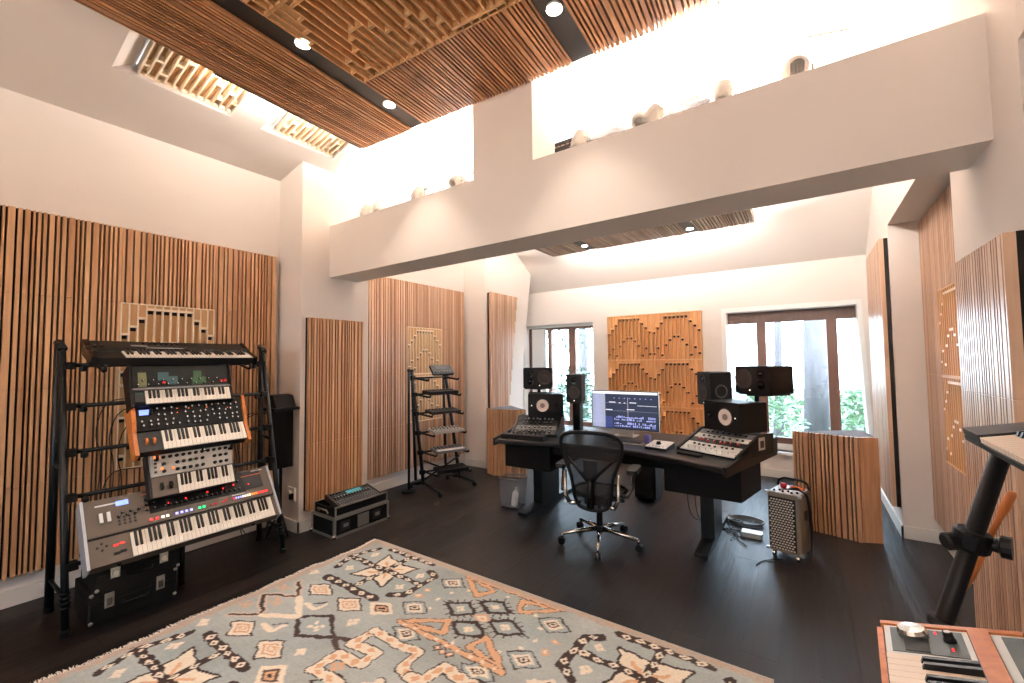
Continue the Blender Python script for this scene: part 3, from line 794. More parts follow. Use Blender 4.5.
# 2: black synth with green panel blocks
F = synth_frame(.885, -3.60, 1.287, -3.72, 1.527); L_, D_ = .575, .27
o = thing('keyboard_synthesizer', 'black synthesizer with green and olive panel blocks, second from the top of the rack', 'keyboard', M=F, group=GR)
MB(F).bbox((0, 0, -.09), (L_, D_, 0), 'black', r=.012, ax=0).build('body', None, o)
for u in (-.012, L_): MB(F).prism([(-.01, -.10), (-.01, .012), (.11, .014), (D_+.01, .05), (D_+.01, -.10)], u, u+.012, ax=0, m='black').build('cheek', None, o)
b = MB(F); b.prism([(.115, 0), (.115, .012), (D_, .040), (D_, 0)], .004, L_-.004, ax=0, m='green_panel'); b.build('control_panel', None, o)
b = MB(F); b.box((0, .104, 0), (L_, .118, .018), 'mid_grey'); b.build('chrome_rail', None, o)
PF = F @ Matrix.Translation((0, .115, .012)) @ Matrix.Rotation(math.atan2(.028, .155), 4, 'X')
put_boxes(o, PF, [(.055, .06)], .0005, .045, .10, .003, 'olive_patch', 'panel_block', 'olive panel block')
put_boxes(o, PF, [(.17, .08), (.22, .05)], .0005, .06, .06, .003, 'teal_patch', 'panel_block', 'dark teal panel block')
put_boxes(o, PF, [(.37, .09), (.36, .04), (.40, .045)], .0005, .05, .05, .003, 'green_patch', 'panel_block', 'green panel block')
put_knobs(o, PF, [(.03+.027*k, .025+.03*(k % 2)) for k in range(19)], .002, .006, .012)
put_knobs(o, PF, [(.17, .035)], .004, .010, .010, 'red_plastic', None, 'dial', 'pink round dial')
put_boxes(o, PF, [(.52, .035), (.545, .035)], .003, .02, .02, .005, 'red_plastic', 'button', 'red button')
add_keys(o, F, .065, L_-.006, .006, .10, .006, 22, start=3)
b = MB(F); b.box((.01, .02, .0), (.058, .095, .008), 'dark_grey'); b.box((.015, .075, .008), (.055, .085, .010), 'green_patch'); b.build('touch_strip', None, o)

# 3: black synth in an orange wood case
F = synth_frame(.90, -3.52, .99, -3.70, 1.258); L_, D_ = .64, .325
o = thing('keyboard_synthesizer', 'black knob-covered synthesizer with orange wooden end cheeks, third tier of the rack', 'keyboard', M=F, group=GR)
MB(F).box((0, 0, -.07), (L_, D_, 0), 'black').build('body', None, o)
for u in (-.022, L_):
    b = MB(F); b.prism([(-.02, -.07), (-.02, .012), (.13, .018), (.20, .05), (D_+.012, .075), (D_+.012, -.07)], u, u+.022, ax=0, m='orange_wood'); b.build('wooden_cheek', None, o)
b = MB(F); b.prism([(.145, 0), (.145, .018), (D_, .055), (D_, 0)], 0.001, L_-.001, ax=0, m='black'); b.build('control_panel', None, o)
PF = F @ Matrix.Translation((0, .145, .018)) @ Matrix.Rotation(math.atan2(.037, .18), 4, 'X')
rng = random.Random(5); pts = []
for j, v in enumerate((.03, .065, .10, .14)):
    for k in range(15):
        if rng.random() < .95 and not (k < 2 and j > 1): pts.append((.035+k*.0405+rng.uniform(-.006, .006), v+rng.uniform(-.005, .005)))
put_knobs(o, PF, pts, 0, .0105, .014, 'black', 'white_plastic')
put_boxes(o, PF, [(.05, .125)], 0, .055, .035, .003, 'lcd', 'display', 'small lit display')
put_boxes(o, PF, [(.02+rng.random()*.6, .01+rng.random()*.15) for k in range(7)], 0, .005, .005, .003, 'led_orange', 'indicator_light', 'small amber light')
b = MB(F); b.box((.0, .0, 0), (.125, .14, .006), 'dark_grey'); b.build('wheel_plate', None, o)
for u in (.045, .085): MB(F).lathe([(.024, -.006), (.024, .006)], (u, .07, .004), (1, 0, 0), 'orange_wood', 18).build('wheel', None, o, label='orange pitch wheel' if u < .05 else 'orange modulation wheel')
add_keys(o, F, .13, L_-.004, .002, .138, .006, 22)

# 4: small silver synth
F = synth_frame(.972, -3.50, .690, -3.62, .948); L_, D_ = .48, .285
o = thing('keyboard_synthesizer', 'compact silver-panelled synthesizer, fourth tier of the rack above the widest keyboard', 'keyboard', M=F, group=GR)
MB(F).box((-.012, 0, -.07), (L_+.012, D_+.006, 0), 'dark_grey').build('body', None, o)
b = MB(F); b.prism([(.133, 0), (.133, .014), (D_, .040), (D_, 0)], 0, L_, ax=0, m='silver_plate'); b.build('control_panel', None, o, label='silver panel')
PF = F @ Matrix.Translation((0, .133, .014)) @ Matrix.Rotation(math.atan2(.026, .152), 4, 'X')
pts = [(.07+.037*k, v) for v in (.028, .075, .12) for k in range(11) if not (k in (1, 7) and v < .1)]
put_knobs(o, PF, pts, 0, .0115, .015, 'black', 'dark_grey')
put_knobs(o, PF, [(.305, .13)], 0, .014, .012, 'black_gloss', 'white_plastic', 'cutoff_dial')
put_boxes(o, PF, [(.025, .125), (.045, .125), (.06, .045), (.12, .04)], 0, .013, .013, .004, 'led_orange', 'button', 'lit amber button')
put_boxes(o, PF, [(.025, .03), (.025, .06), (.025, .085)], 0, .014, .014, .004, 'dark_grey')
MB(F).box((0, 0, 0), (.135, .13, .005), 'jup_grey').build('wheel_plate', None, o)
for u in (.05, .10): MB(F).lathe([(.026, -.007), (.026, .007)], (u, .065, .002), (1, 0, 0), 'black_gloss', 18).build('wheel', None, o)
add_keys(o, F, .14, L_-.002, .0, .125, .004, 15, start=3)

# 5: large synth with coloured buttons
F = synth_frame(.665, -3.385, .392, -3.625, .718); L_, D_ = 1.055, .405
o = thing('keyboard_synthesizer', 'widest grey-brown synthesizer with rows of coloured lit buttons, lowest on the rack', 'keyboard', M=F, group=GR)
MB(F).box((0, 0, -.085), (L_, D_, 0), 'jup_grey').build('body', None, o)
for u in (-.014, L_):
    MB(F).prism([(-.004, -.10), (-.004, .012), (D_+.004, .022), (D_+.004, -.10)], u, u+.014, ax=0, m='cheek').build('cheek', None, o, label='pale metal end cheek')
b = MB(F); b.box((.0, .172, 0), (L_, D_, .012), 'jup_grey'); b.box((.30, .24, .012), (.87, D_-.004, .014), 'black'); b.box((.87, .25, .012), (1.0, D_-.01, .0135), 'dark_grey')
b.box((0, .164, 0), (L_, .172, .006), 'black'); b.build('control_panel', None, o)
for q0, q1, mm in (((.27, D_-.030, .0145), (.46, D_-.024, .0155), 'orange_line'), ((.86, D_-.050, .0145), (1.0, D_-.044, .0155), 'orange_line'), ((.05, D_-.048, .0125), (.15, D_-.038, .0135), 'white_plastic'), ((.94, D_-.020, .0125), (1.02, D_-.013, .0135), 'white_plastic')):
    MB(F).box(q0, q1, mm).build('panel_marking', None, o)
put_boxes(o, F, [(.175, .355)], .012, .06, .03, .003, 'lcd', 'display', 'blue lit display')
for u in (.07, .105): MB(F).box((u-.008, .25, .012), (u+.008, .31, .026), 'white_plastic').build('pitch_lever', None, o)
rowc = ['led_red']*2+['led_white']*2
put_boxes(o, F, [(.30, .20), (.33, .20)], .012, .014, .014, .006, 'led_red', 'button', 'red lit button')
put_boxes(o, F, [(.36, .20), (.385, .20)], .012, .014, .014, .006, 'led_white', 'button', 'white lit button')
put_boxes(o, F, [(.435+.027*k, .20) for k in range(4)], .012, .014, .014, .006, 'led_blue', 'button', 'blue-white lit button')
put_boxes(o, F, [(.565, .20), (.59, .20)], .012, .014, .014, .006, 'led_green', 'button', 'green lit button')
put_boxes(o, F, [(.64, .20), (.665, .20), (.71, .20), (.73, .21)], .012, .02, .012, .005, 'red_plastic', 'button', 'dim red button')
for k, mm in enumerate(['led_red', 'led_blue', 'led_blue', 'led_blue', 'led_white', 'led_white', 'led_white', 'led_white', 'led_orange', 'led_orange', 'led_orange', 'led_red', 'led_red', 'led_red', 'led_red', 'led_red']):
    put_boxes(o, F, [(.78+.0155*k, .205)], .012, .008, .012, .006, mm)
put_boxes(o, F, [(.40, .285), (.50, .29), (.63, .30), (.73, .30), (.80, .31), (.90, .29)], .014, .009, .009, .004, 'led_red', 'indicator_light', 'small red light')
MB(F).box((.775, .228, .012), (.86, .231, .014), 'white_plastic').build('marking_line', None, o)
put_knobs(o, F, [(.29+.035*(k % 2), .27+.035*(k//2)) for k in range(6)]+[(.38+.03*k, .33) for k in range(16)]+[(.38+.03*k, .27) for k in range(16)]+[(.15+.02*k, .27+.02*(k % 2)) for k in range(6)], .014, .009, .015, 'black', 'mid_grey')
put_boxes(o, F, [(.15+.025*k, .22+.02*j) for k in range(4) for j in range(3)], .012, .010, .010, .004, 'dark_grey')
MB(F).box((.0, .0, 0), (.18, .160, .005), 'jup_grey').build('left_plate', None, o)
put_knobs(o, F, [(.06+.02*math.cos(a), .11+.02*math.sin(a)) for a in (0, 1.57, 3.14, 4.71)], .005, .006, .005, 'black', None)
put_boxes(o, F, [(.12, .10), (.15, .105)], .005, .022, .009, .004, 'led_red', 'button', 'red lit button')
put_boxes(o, F, [(.12, .05), (.15, .055)], .005, .028, .014, .006, 'black', 'button')
add_keys(o, F, .19, L_-.030, .004, .152, .005, 36)

# ------------------------------------------------------------------ keyboard rack
def PL(a, b, t): return Vector(a).lerp(Vector(b), t)
o = thing('keyboard_rack', 'tall black metal A-frame rack holding five keyboards against the slatted wall', 'keyboard stand', (-3.8, 1.22, 0))
fl = [((-3.56, .605, .0), (-3.85, .592, 1.66)), ((-3.60, 1.865, .0), (-3.86, 1.80, 1.66))]
rl = [((-3.99, .60, .0), (-3.90, .585, 1.70)), ((-4.02, 1.87, .0), (-3.92, 1.815, 1.70))]
for a, b in fl: MB().tube([a, PL(a, b, .3), b], .018, 'stand_black', 10).build('front_leg', None, o)
for a, b in rl: MB().tube([a, b], .022, 'stand_black', 10).build('rear_leg', None, o)
for (a, b), (c, d) in zip(fl, rl):
    m_ = MB(); m_.tube([Vector(b)+Vector((.02, 0, .0)), Vector(d)+Vector((-.02, 0, .0))], .024, 'black'); m_.build('top_cap', None, o)
    for tt in (.12, .55): MB().tube([PL(a, b, tt), PL(c, d, tt)], .011, 'stand_black').build('side_brace', None, o)
    for q in (a, c): MB().lathe([(.024, 0), (.026, .03), (.02, .035)], q, (0, 0, 1), 'black', 12).build('rubber_foot', None, o)
    m_ = MB()
    for k in range(4): m_.lathe([(.022, 0), (.027, .006), (.022, .012)], PL(a, b, .085+k*.016), Vector(b)-Vector(a), 'black', 12)
    m_.build('collar', None, o)
for z in (1.555, 1.30, 1.02, .755, .37):
    t = z/1.66; A = PL(*fl[0], t); B = PL(*fl[1], t)
    MB().tube([A, B], .013, 'black', 8).build('crossbar', None, o)
    for P_, s in ((A, 1), (B, -1)):
        MB().box((P_.x-.03, P_.y+.03*s-.025, P_.z-.025), (P_.x+.03, P_.y+.03*s+.025, P_.z+.02), 'black').build('clamp', None, o)
        c = P_+Vector((.02, .09*s, -.005)); MB().lathe([(.012, 0), (.018, .01), (.018, .03), (.01, .035)], c, (0, 0, -1), 'black', 10).build('clamp_knob', None, o)
tiers = [(1.555, (.75, 1.60), -3.655, 1.545, -3.92, 1.635), (1.30, (.98, 1.36), -3.65, 1.25, -3.83, 1.44), (1.02, (1.0, 1.44), -3.57, .95, -3.78, 1.18), (.755, (1.05, 1.40), -3.56, .65, -3.70, .87), (.37, (.80, 1.55), -3.45, .385, -3.70, .64)]
for z, ys, fx, fz, bx_, bz in tiers:
    X_ = -3.56-.29*z/1.66
    for y in ys:
        m_ = MB(); m_.tube([(X_, y, z), (bx_+.03, y, (z+fz)/2+.02), (fx, y, fz-.03), (fx+.03, y, fz-.025), (fx+.035, y, fz+.01)], .010, 'black', 8); m_.build('support_arm', None, o)
MB().tube([(-3.73, 1.18, .22), (-3.70, 1.18, .60)], .014, 'black', 8).build('centre_post', None, o)
MB().tube([(-3.70, 1.20, .0), (-3.70, 1.20, .33)], .020, 'black', 8).build('centre_post', None, o)

# cables hanging behind the rack
def chaikin(P, it=2):
    P = [Vector(p) for p in P]
    for _ in range(it):
        Q = [P[0]]
        for a, b in zip(P, P[1:]): Q += [a*.75+b*.25, a*.25+b*.75]
        P = Q+[P[-1]]
    return P
cbt = thing('cable_bundle', 'loose black cables drooping behind the keyboard rack', 'cables', (-4.1, 1.0, 0)); rng = random.Random(2)
for k in range(6):
    y = .86+.04*k if k < 4 else 1.75+.04*(k-4); x = -4.15-.02*(k % 3)
    z0_, z1_ = rng.uniform(.8, 1.35), rng.uniform(.1, .5)
    MB().tube(chaikin([(x+.28, y+.10, z0_), (x+.1, y-.02, z0_-.02), (x, y-.05, z0_-.25), (x, y+.0, (z0_+z1_)/2), (x-.02, y-.03, z1_), (x, y+.05, .02)]), .0035, 'cable', 5).build('cable', None, cbt)
cbt = thing('cable_bundle', 'black cables running down to the floor beside the pillar socket', 'cables', (-4.08, 1.96, 0))
for k in range(5): MB().tube(chaikin([(-4.12+.02*k, 1.93, .5), (-4.09+.015*k, 1.97-.01*k, .28), (-4.12, 1.99, .08+.02*k), (-4.02+.03*k, 1.90+.02*k, .02), (-3.8, 1.94+.03*k, .008)]), .004, 'cable', 5).build('cable', None, cbt)
b = MB(); b.box((-4.05, 2.13, .28), (-3.93, 2.144, .40), 'socket'); b.box((-4.02, 2.11, .30), (-3.98, 2.13, .37), 'socket'); b.box((-3.97, 2.10, .30), (-3.94, 2.13, .35), 'black')
tag(b.build('wall_socket'), 'white wall socket low on the side of the left pillar', 'socket')

# black cases under the rack
def tolex_case(x, y0, y1, z0, h, d, label):
    o = thing('carrying_case', label, 'case', (x-d/2, (y0+y1)/2, z0), group='black cases under the keyboard rack')
    b = MB(); b.bbox((x-d, y0, z0), (x, y1, z0+h*.62), r=.008, ax=2); b.build('case_base', 'tolex', o)
    b = MB(); b.bbox((x-d, y0, z0+h*.64), (x, y1, z0+h), r=.008, ax=2); b.build('lid', 'tolex', o)
    for y in (y0+.09, y1-.09):
        b = MB(); b.box((x, y-.022, z0+h*.42), (x+.008, y+.022, z0+h*.88), 'alu'); b.box((x+.008, y-.012, z0+h*.5), (x+.014, y+.012, z0+h*.72), 'chrome'); b.build('latch', None, o)
    b = MB(); b.tube([(x, (y0+y1)/2-.06, z0+h*.45), (x+.02, (y0+y1)/2-.05, z0+h*.42), (x+.02, (y0+y1)/2+.05, z0+h*.42), (x, (y0+y1)/2+.06, z0+h*.45)], .009, 'black'); b.build('handle', None, o)
    b = MB()
    for y in (y0+.01, y1-.01):
        for z in (z0+.012, z0+h-.012): b.lathe([(.011, -.002), (.011, .004), (.006, .007)], (x-.002, y, z), (1, 0, 0), 'alu', 10)
    b.build('corner_cap', None, o)
tolex_case(-3.56, .70, 1.13, 0, .185, .36, 'lower black carrying case with metal latches, on the floor under the rack')
tolex_case(-3.545, .72, 1.14, .187, .15, .34, 'upper black carrying case with metal latches, stacked on another case')

# black tray stand by the pillar
o = thing('tray_stand', 'black stand with a small shelf and hanging panel between the rack and the pillar', 'stand', (-3.98, 2.05, 0))
b = MB(); b.tube([(-4.0, 2.04, 0), (-4.0, 2.04, 1.15)], .014, 'black'); b.build('pole', None, o)
for k in range(3):
    a = R(120*k+20); MB().tube([(-4.0, 2.04, .22), (-4.0+.16*math.cos(a), 2.04+.08*math.sin(a)-.03, .0)], .010, 'black').build('leg', None, o)
MB().box((-4.06, 1.90, 1.13), (-3.86, 2.135, 1.155), 'black').build('shelf', None, o)
MB().box((-4.0, 1.93, .60), (-3.965, 2.13, 1.125), 'black_matte').build('hanging_panel', None, o)
MB().prism([(-4.05, 1.157), (-3.90, 1.157), (-3.96, 1.26), (-4.05, 1.27)], 1.94, 2.12, ax=1, m='black').build('box_top', None, o)

# ------------------------------------------------------------------ flight case with the mixer
def case_frame(px, py, ang): return frame((px, py, 0), (math.cos(ang), math.sin(ang), 0), (-math.sin(ang), math.cos(ang), 0))
F = case_frame(-3.83, 2.24, R(0))
# u = x (depth towards room), v = y (length)
Wc, Lc, Hc = .36, .60, .18
o = thing('flight_case', 'black flight case with aluminium edges and butterfly latches on the floor, bottom of its stack', 'flight case', M=F)
MB(F).box((.006, .006, .006), (Wc-.006, Lc-.006, Hc-.006), 'black_matte').build('body', None, o)
b = MB(F); e = .022
for u in (0, Wc-e):
    for v in (0, Lc-e): b.box((u, v, 0), (u+e, v+e, Hc), 'alu')
for z in (0, Hc-e):
    for u in (0, Wc-e): b.box((u+.0005, e, z), (u+e-.0005, Lc-e, z+e), 'alu')
    for v in (0, Lc-e): b.box((e, v+.0005, z), (Wc-e, v+e-.0005, z+e), 'alu')
b.build('aluminium_edging', None, o)
for u in (0, Wc):
    for v in (0, Lc):
        MB(F).lathe([(.0, -.024), (.018, -.018), (.024, 0), (.018, .018), (0, .024)], (u*.97+.005, v*.98+.006, .022), (0, 0, 1), 'chrome', 12, cap=False).build('ball_corner', None, o)
b = MB(F); b.box((Wc, .24, .035), (Wc+.006, .36, .145), 'alu'); b.build('latch_plate', None, o)
for v in (.10, .44):
    b = MB(F); b.box((Wc, v-.04, .05), (Wc+.004, v+.06, .13), 'dark_metal'); b.build('handle_dish', None, o); b = MB(F); b.box((Wc+.004, v-.01, .08), (Wc+.009, v+.04, .11), 'alu'); b.build('latch', None, o)
F2 = F @ T(.02, .02, Hc+.001)
W2_, L2_, H2_ = .33, .56, .085
o = thing('shallow_flight_case', 'open shallow flight case with a folded handle, lying on the larger case', 'flight case', M=F2)
b = MB(F2); b.box((0, 0, 0), (W2_, L2_, .012), 'black'); b.box((W2_-.014, 0, .012), (W2_, L2_, H2_), 'black'); b.box((0, 0, .012), (.014, L2_, H2_), 'black'); b.box((.014, 0, .012), (W2_-.014, .014, H2_-.01), 'black_matte'); b.box((.014, L2_-.014, .012), (W2_-.014, L2_, H2_-.01), 'black'); b.build('tray', None, o)
b = MB(F2)
for u in (-.004, W2_-.012): b.box((u, -.004, H2_-.008), (u+.016, L2_+.004, H2_+.004), 'alu'); b.box((u, -.004, -.0005), (u+.016, L2_+.004, .012), 'alu')
for u in (-.004, W2_-.008):
    for v in (-.004, L2_-.008): b.box((u, v, 0), (u+.012, v+.012, H2_), 'alu')
b.build('aluminium_edging', None, o)
MB(F2).tube([(.08, -.005, .02), (.08, -.02, .05), (.22, -.02, .05), (.22, -.005, .02)], .007, 'alu').build('handle', None, o)
F3 = F2 @ T(.03, .06, .09) @ Matrix.Rotation(R(-8), 4, 'Y')
F3 = F2 @ frame((.315, .07, .070), (0, 1, 0), (-1, 0, .28)) 
o = thing('drum_machine', 'black desktop groove box with turquoise display lying on the flight case', 'electronic instrument', M=F3)
MB(F3).bbox((0, 0, -.045), (.44, .25, 0), 'dark_grey', r=.01, ax=2).build('body', None, o)
put_boxes(o, F3, [(.26, .205)], 0, .16, .045, .003, 'teal_lcd', 'display', 'turquoise display')
rng = random.Random(8)
put_knobs(o, F3, [(.03+.03*k, .15) for k in range(13)]+[(.03+.03*k, .225) for k in range(4)]+[(.38+.02*k, .225) for k in range(3)], 0, .008, .016, 'black', 'white_plastic')
put_boxes(o, F3, [(.02+.0265*k, .035+.03*j) for k in range(16) for j in range(3)], 0, .018, .016, .006, 'mid_grey')
b = MB(F3); b.box((0, -.001, -.02), (.44, .003, .002), 'pink_line'); b.build('front_trim', None, o, label='pink front edge')
for u in (-.012, .44): MB(F3).box((u, -.004, -.045), (u+.012, .254, .008), 'cone_brown').build('end_cheek', None, o)

# ------------------------------------------------------------------ tiered black stand with modules
o = thing('tiered_stand', 'narrow black tiered stand on castors holding small modules, in front of the slatted wall', 'equipment stand', (-3.85, 3.85, 0))
sl = [((-3.80, 3.62, .10), (-3.98, 3.60, 1.44)), ((-3.62, 4.06, .10), (-3.90, 4.10, 1.44))]
sr = [((-4.02, 3.70, .10), (-4.0, 3.62, 1.44)), ((-3.93, 4.14, .10), (-3.95, 4.12, 1.44))]
for a, b in sl: MB().tube([a, b], .021, 'stand_black').build('front_leg', None, o)
for a, b in sr: MB().tube([a, b], .018, 'stand_black').build('rear_leg', None, o)
for a, b in sl+sr: MB().lathe([(.022, 0), (.022, .03)], Vector(b)-Vector((0, 0, .005)), (0, 0, 1), 'black', 10).build('end_cap', None, o)
feet = [((-3.80, 3.62, .12), (-3.50, 3.60, .055)), ((-3.62, 4.06, .12), (-3.46, 4.16, .055)), ((-3.80, 3.62, .12), (-4.05, 3.64, .055)), ((-3.62, 4.06, .12), (-3.95, 4.2, .055))]
for a, b in feet:
    MB().tube([a, b], .016, 'black').build('foot_bar', None, o)
    q = (b[0], b[1]-.012, .028); w_ = MB().lathe([(.028, 0), (.028, .024)], q, (0, 1, 0), 'black', 14); w_.tube([(b[0], b[1], .056), (b[0], b[1], .03)], .008, 'dark_metal'); w_.build('castor', None, o)
MB().tube([(-3.80, 3.62, .38), (-3.62, 4.06, .14)], .012, 'black').build('brace', None, o)
MB().tube([(-3.78, 3.62, .16), (-3.62, 4.06, .38)], .012, 'black').build('brace', None, o)
tz = [1.36, 1.16, .93, .70, .47, .24]
for z in tz:
    t = (z-.1)/1.34; A = PL(*sl[0], t); B = PL(*sl[1], t)
    MB().tube([A, B], .011, 'black').build('crossbar', None, o)
    for P_ in (A, B):
        y = P_.y+(.03 if P_ is A else -.03)
        MB().tube([(P_.x-.02, y, z), (P_.x+.22, y+.02, z-.03), (P_.x+.23, y+.02, z-.01)], .012, 'black').build('support_arm', None, o)
        MB().box((P_.x-.025, P_.y-.025, z-.025), (P_.x+.025, P_.y+.025, z+.025), 'black').build('clamp', None, o)
def module(z, m, label, knobs, tilt=.06, h=.03, extra=None, keys=False):
    t = (z-.1)/1.34; A = PL(*sl[0], t); B = PL(*sl[1], t)
    F = frame((A.x+.225, A.y+.05, z+.012-.02), (B.x-A.x, B.y-A.y-.08, 0), (-1, 0, tilt))
    L = (B-A).length-.09
    o = thing('desktop_module', label, 'electronic instrument', M=F, group='small modules on the tiered stand')
    MB(F).bbox((0, 0, 0), (L, .20, h), m, r=.006, ax=2).build('body', None, o)
    put_knobs(o, F, [(.03+(L-.06)*k/7, .15-.045*j) for k in range(8) for j in range(knobs)], h, .008, .013, 'black', 'white_plastic')
    if keys: MB(F).box((.02, .01, h), (L-.02, .06, h+.004), 'white_plastic').build('key_strip', None, o)
    put_boxes(o, F, [(.03+(L-.06)*k/9, .03) for k in range(10)], h, .012, .012, .004, 'mid_grey' if not keys else 'black_key')
    return o
# tablet-like module tilted at the very top
F = frame((-3.80, 3.78, 1.385), (.25, 1, 0), (-.5, 0, .55))
o = thing('desktop_module', 'black module tipped up at the top of the tiered stand', 'electronic instrument', M=F, group='small modules on the tiered stand')
MB(F).bbox((0, 0, 0), (.30, .15, .03), 'black', r=.008, ax=2).build('body', None, o)
put_boxes(o, F, [(.15, .10)], .03, .2, .05, .003, 'dark_grey', 'display'); put_knobs(o, F, [(.04+.04*k, .035) for k in range(6)], .03, .008, .01)
module(1.16, 'black', 'dark module with round knobs on the second tier of the small stand', 2, .08, .04)
module(.93, 'dark_grey', 'dark grey slim module on the third tier of the small stand', 1, .10, .03)
module(.70, 'silver_plate', 'silver module with black knobs on the fourth tier of the small stand', 2, .12, .03)
module(.47, 'mid_grey', 'grey module with a white key strip on the fifth tier of the small stand', 2, .12, .03, keys=True)
module(.24, 'black', 'black module on the lowest tier of the small stand', 1, .05, .04)
o = thing('pole_stand', 'thin upright black pole stand left of the tiered stand', 'stand', (-3.98, 3.56, 0))
MB().tube([(-3.98, 3.555, .02), (-3.98, 3.555, 1.46)], .015, 'black').build('pole', None, o)
MB().lathe([(.09, 0), (.09, .018), (.02, .03)], (-3.98, 3.555, 0), (0, 0, 1), 'black', 24).build('base', None, o)
MB().lathe([(.022, 0), (.022, .03)], (-3.98, 3.555, 1.44), (0, 0, 1), 'black', 12).build('top_cap', None, o)

# ------------------------------------------------------------------ bass traps
def trap(label, plan, h, seed):
    o = thing('bass_trap', label, 'acoustic panel', (plan[0][0], plan[0][1], 0), group='corner traps with slatted fronts')
    A, B, Cc, D = [Vector((p[0], p[1], 0)) for p in plan]
    cx = (A+B+D)/3
    sh = lambda P, k=.965: (cx+(P-cx)*k)
    MB().prism([(sh(P).x, sh(P).y) for P in (A, B, Cc, D)], .0, h-.004, ax=2, m='grey_cloth').build('fabric_core', None, o, label='dark grey cloth top')
    d = (B-A).normalized(); n = Vector((d.y, -d.x, 0))
    if n.dot(Vector((0, -1, 0))) < 0: n = -n
    F = frame(A, d, (0, 0, 1))
    if (F.to_3x3() @ Vector((0, 0, 1))).dot(n) < 0: F = frame(B, -d, (0, 0, 1))
    m_ = MB(F); rng = random.Random(seed); L = (B-A).length
    m_.box((0, 0, -.012), (L, h, 0), 'backing')
    for a, b in slat_widths(rng, L): m_.box((a, 0, 0), (b, h, .03), 'slat_wood')
    m_.build('slatted_front', None, o)
    d2 = (Cc-B).normalized(); m_ = MB(frame(B, d2, (0, 0, 1)))
    m_.box((0, 0, -.01), ((Cc-B).length, h, .01), 'slat_wood'); m_.build('wooden_end', None, o)
    return o
trap('waist-high slatted corner trap on the floor by the right-hand wall', [(-.12, 4.80), (.345, 4.68), (.475, 4.74), (.42, 5.2)], .875, 3)
trap('waist-high slatted corner trap half hidden behind the left end of the desk', [(-3.12, 4.84), (-3.58, 4.70), (-3.71, 4.75), (-3.66, 5.25)], .90, 4)

# ------------------------------------------------------------------ desk
o = thing('studio_desk', 'wide black studio desk with splayed wings and two T-shaped legs', 'desk', (-1.59, 4.1, 0))
cx = -1.59
top = [(-1.045, 3.50), (-.74, 3.565), (-.38, 3.66), (0, 3.685), (.38, 3.66), (.74, 3.545), (1.07, 3.42), (1.33, 4.50), (.75, 4.72), (-.75, 4.72), (-1.24, 4.50)]
poly = [(cx+a, b) for a, b in top]
b = MB(); b.prism(poly, .715, .765, ax=2); ob = b.build('desktop', 'desk_black', o)
bv = ob.modifiers.new('Bevel', 'BEVEL'); bv.width = .012; bv.segments = 3; bv.limit_method = 'ANGLE'
inner = [(cx+a*.93, 3.42+(b_-3.42)*.93+.10) for a, b_ in top]
for s in (-1, 1):
    b = MB(); b.prism([(cx+s*.56, 3.76), (cx+s*(1.145 if s > 0 else 1.09), 3.74), (cx+s*(1.24 if s > 0 else 1.16), 4.22), (cx+s*1.0, 4.46), (cx+s*.56, 4.46)], .44, .715, ax=2); b.build('rack_box', 'black_matte', o)
MB().prism([(cx-.56, 3.84), (cx+.56, 3.84), (cx+.56, 3.88), (cx-.56, 3.88)], .60, .715, ax=2, m='black_matte').build('drawer_front', None, o)
# raised side wing lips
for s in (-1, 1):
    P = [(cx+s*1.07, 3.42), (cx+s*1.33, 4.50), (cx+s*1.355, 4.49), (cx+s*1.095, 3.41)] if s > 0 else [(cx-1.045, 3.50), (cx-1.24, 4.50), (cx-1.262, 4.49), (cx-1.065, 3.49)]
    b = MB(); b.hexa([(P[0][0], P[0][1], .70), (P[1][0], P[1][1], .70), (P[2][0], P[2][1], .70), (P[3][0], P[3][1], .70)], [(P[0][0], P[0][1], .77), (P[1][0], P[1][1], .86), (P[2][0], P[2][1], .86), (P[3][0], P[3][1], .77)], 'desk_black'); b.build('side_lip', None, o)
for s in (-1, 1):
    x = cx+(.865 if s > 0 else -.80)
    b = MB(); b.box((x-.055, 3.92, .03), (x+.05, 4.30, .46), 'desk_black'); b.build('leg', None, o)
    b = MB(); b.prism([(3.62, 0), (4.74, 0), (4.74, .03), (4.3, .055), (3.95, .055), (3.62, .03)], x-.052, x+.048, ax=0, m='desk_black'); b.build('foot', None, o)
MB().box((cx-.80, 4.36, .50), (cx+.865, 4.39, .68), 'black_matte').build('modesty_panel', None, o)

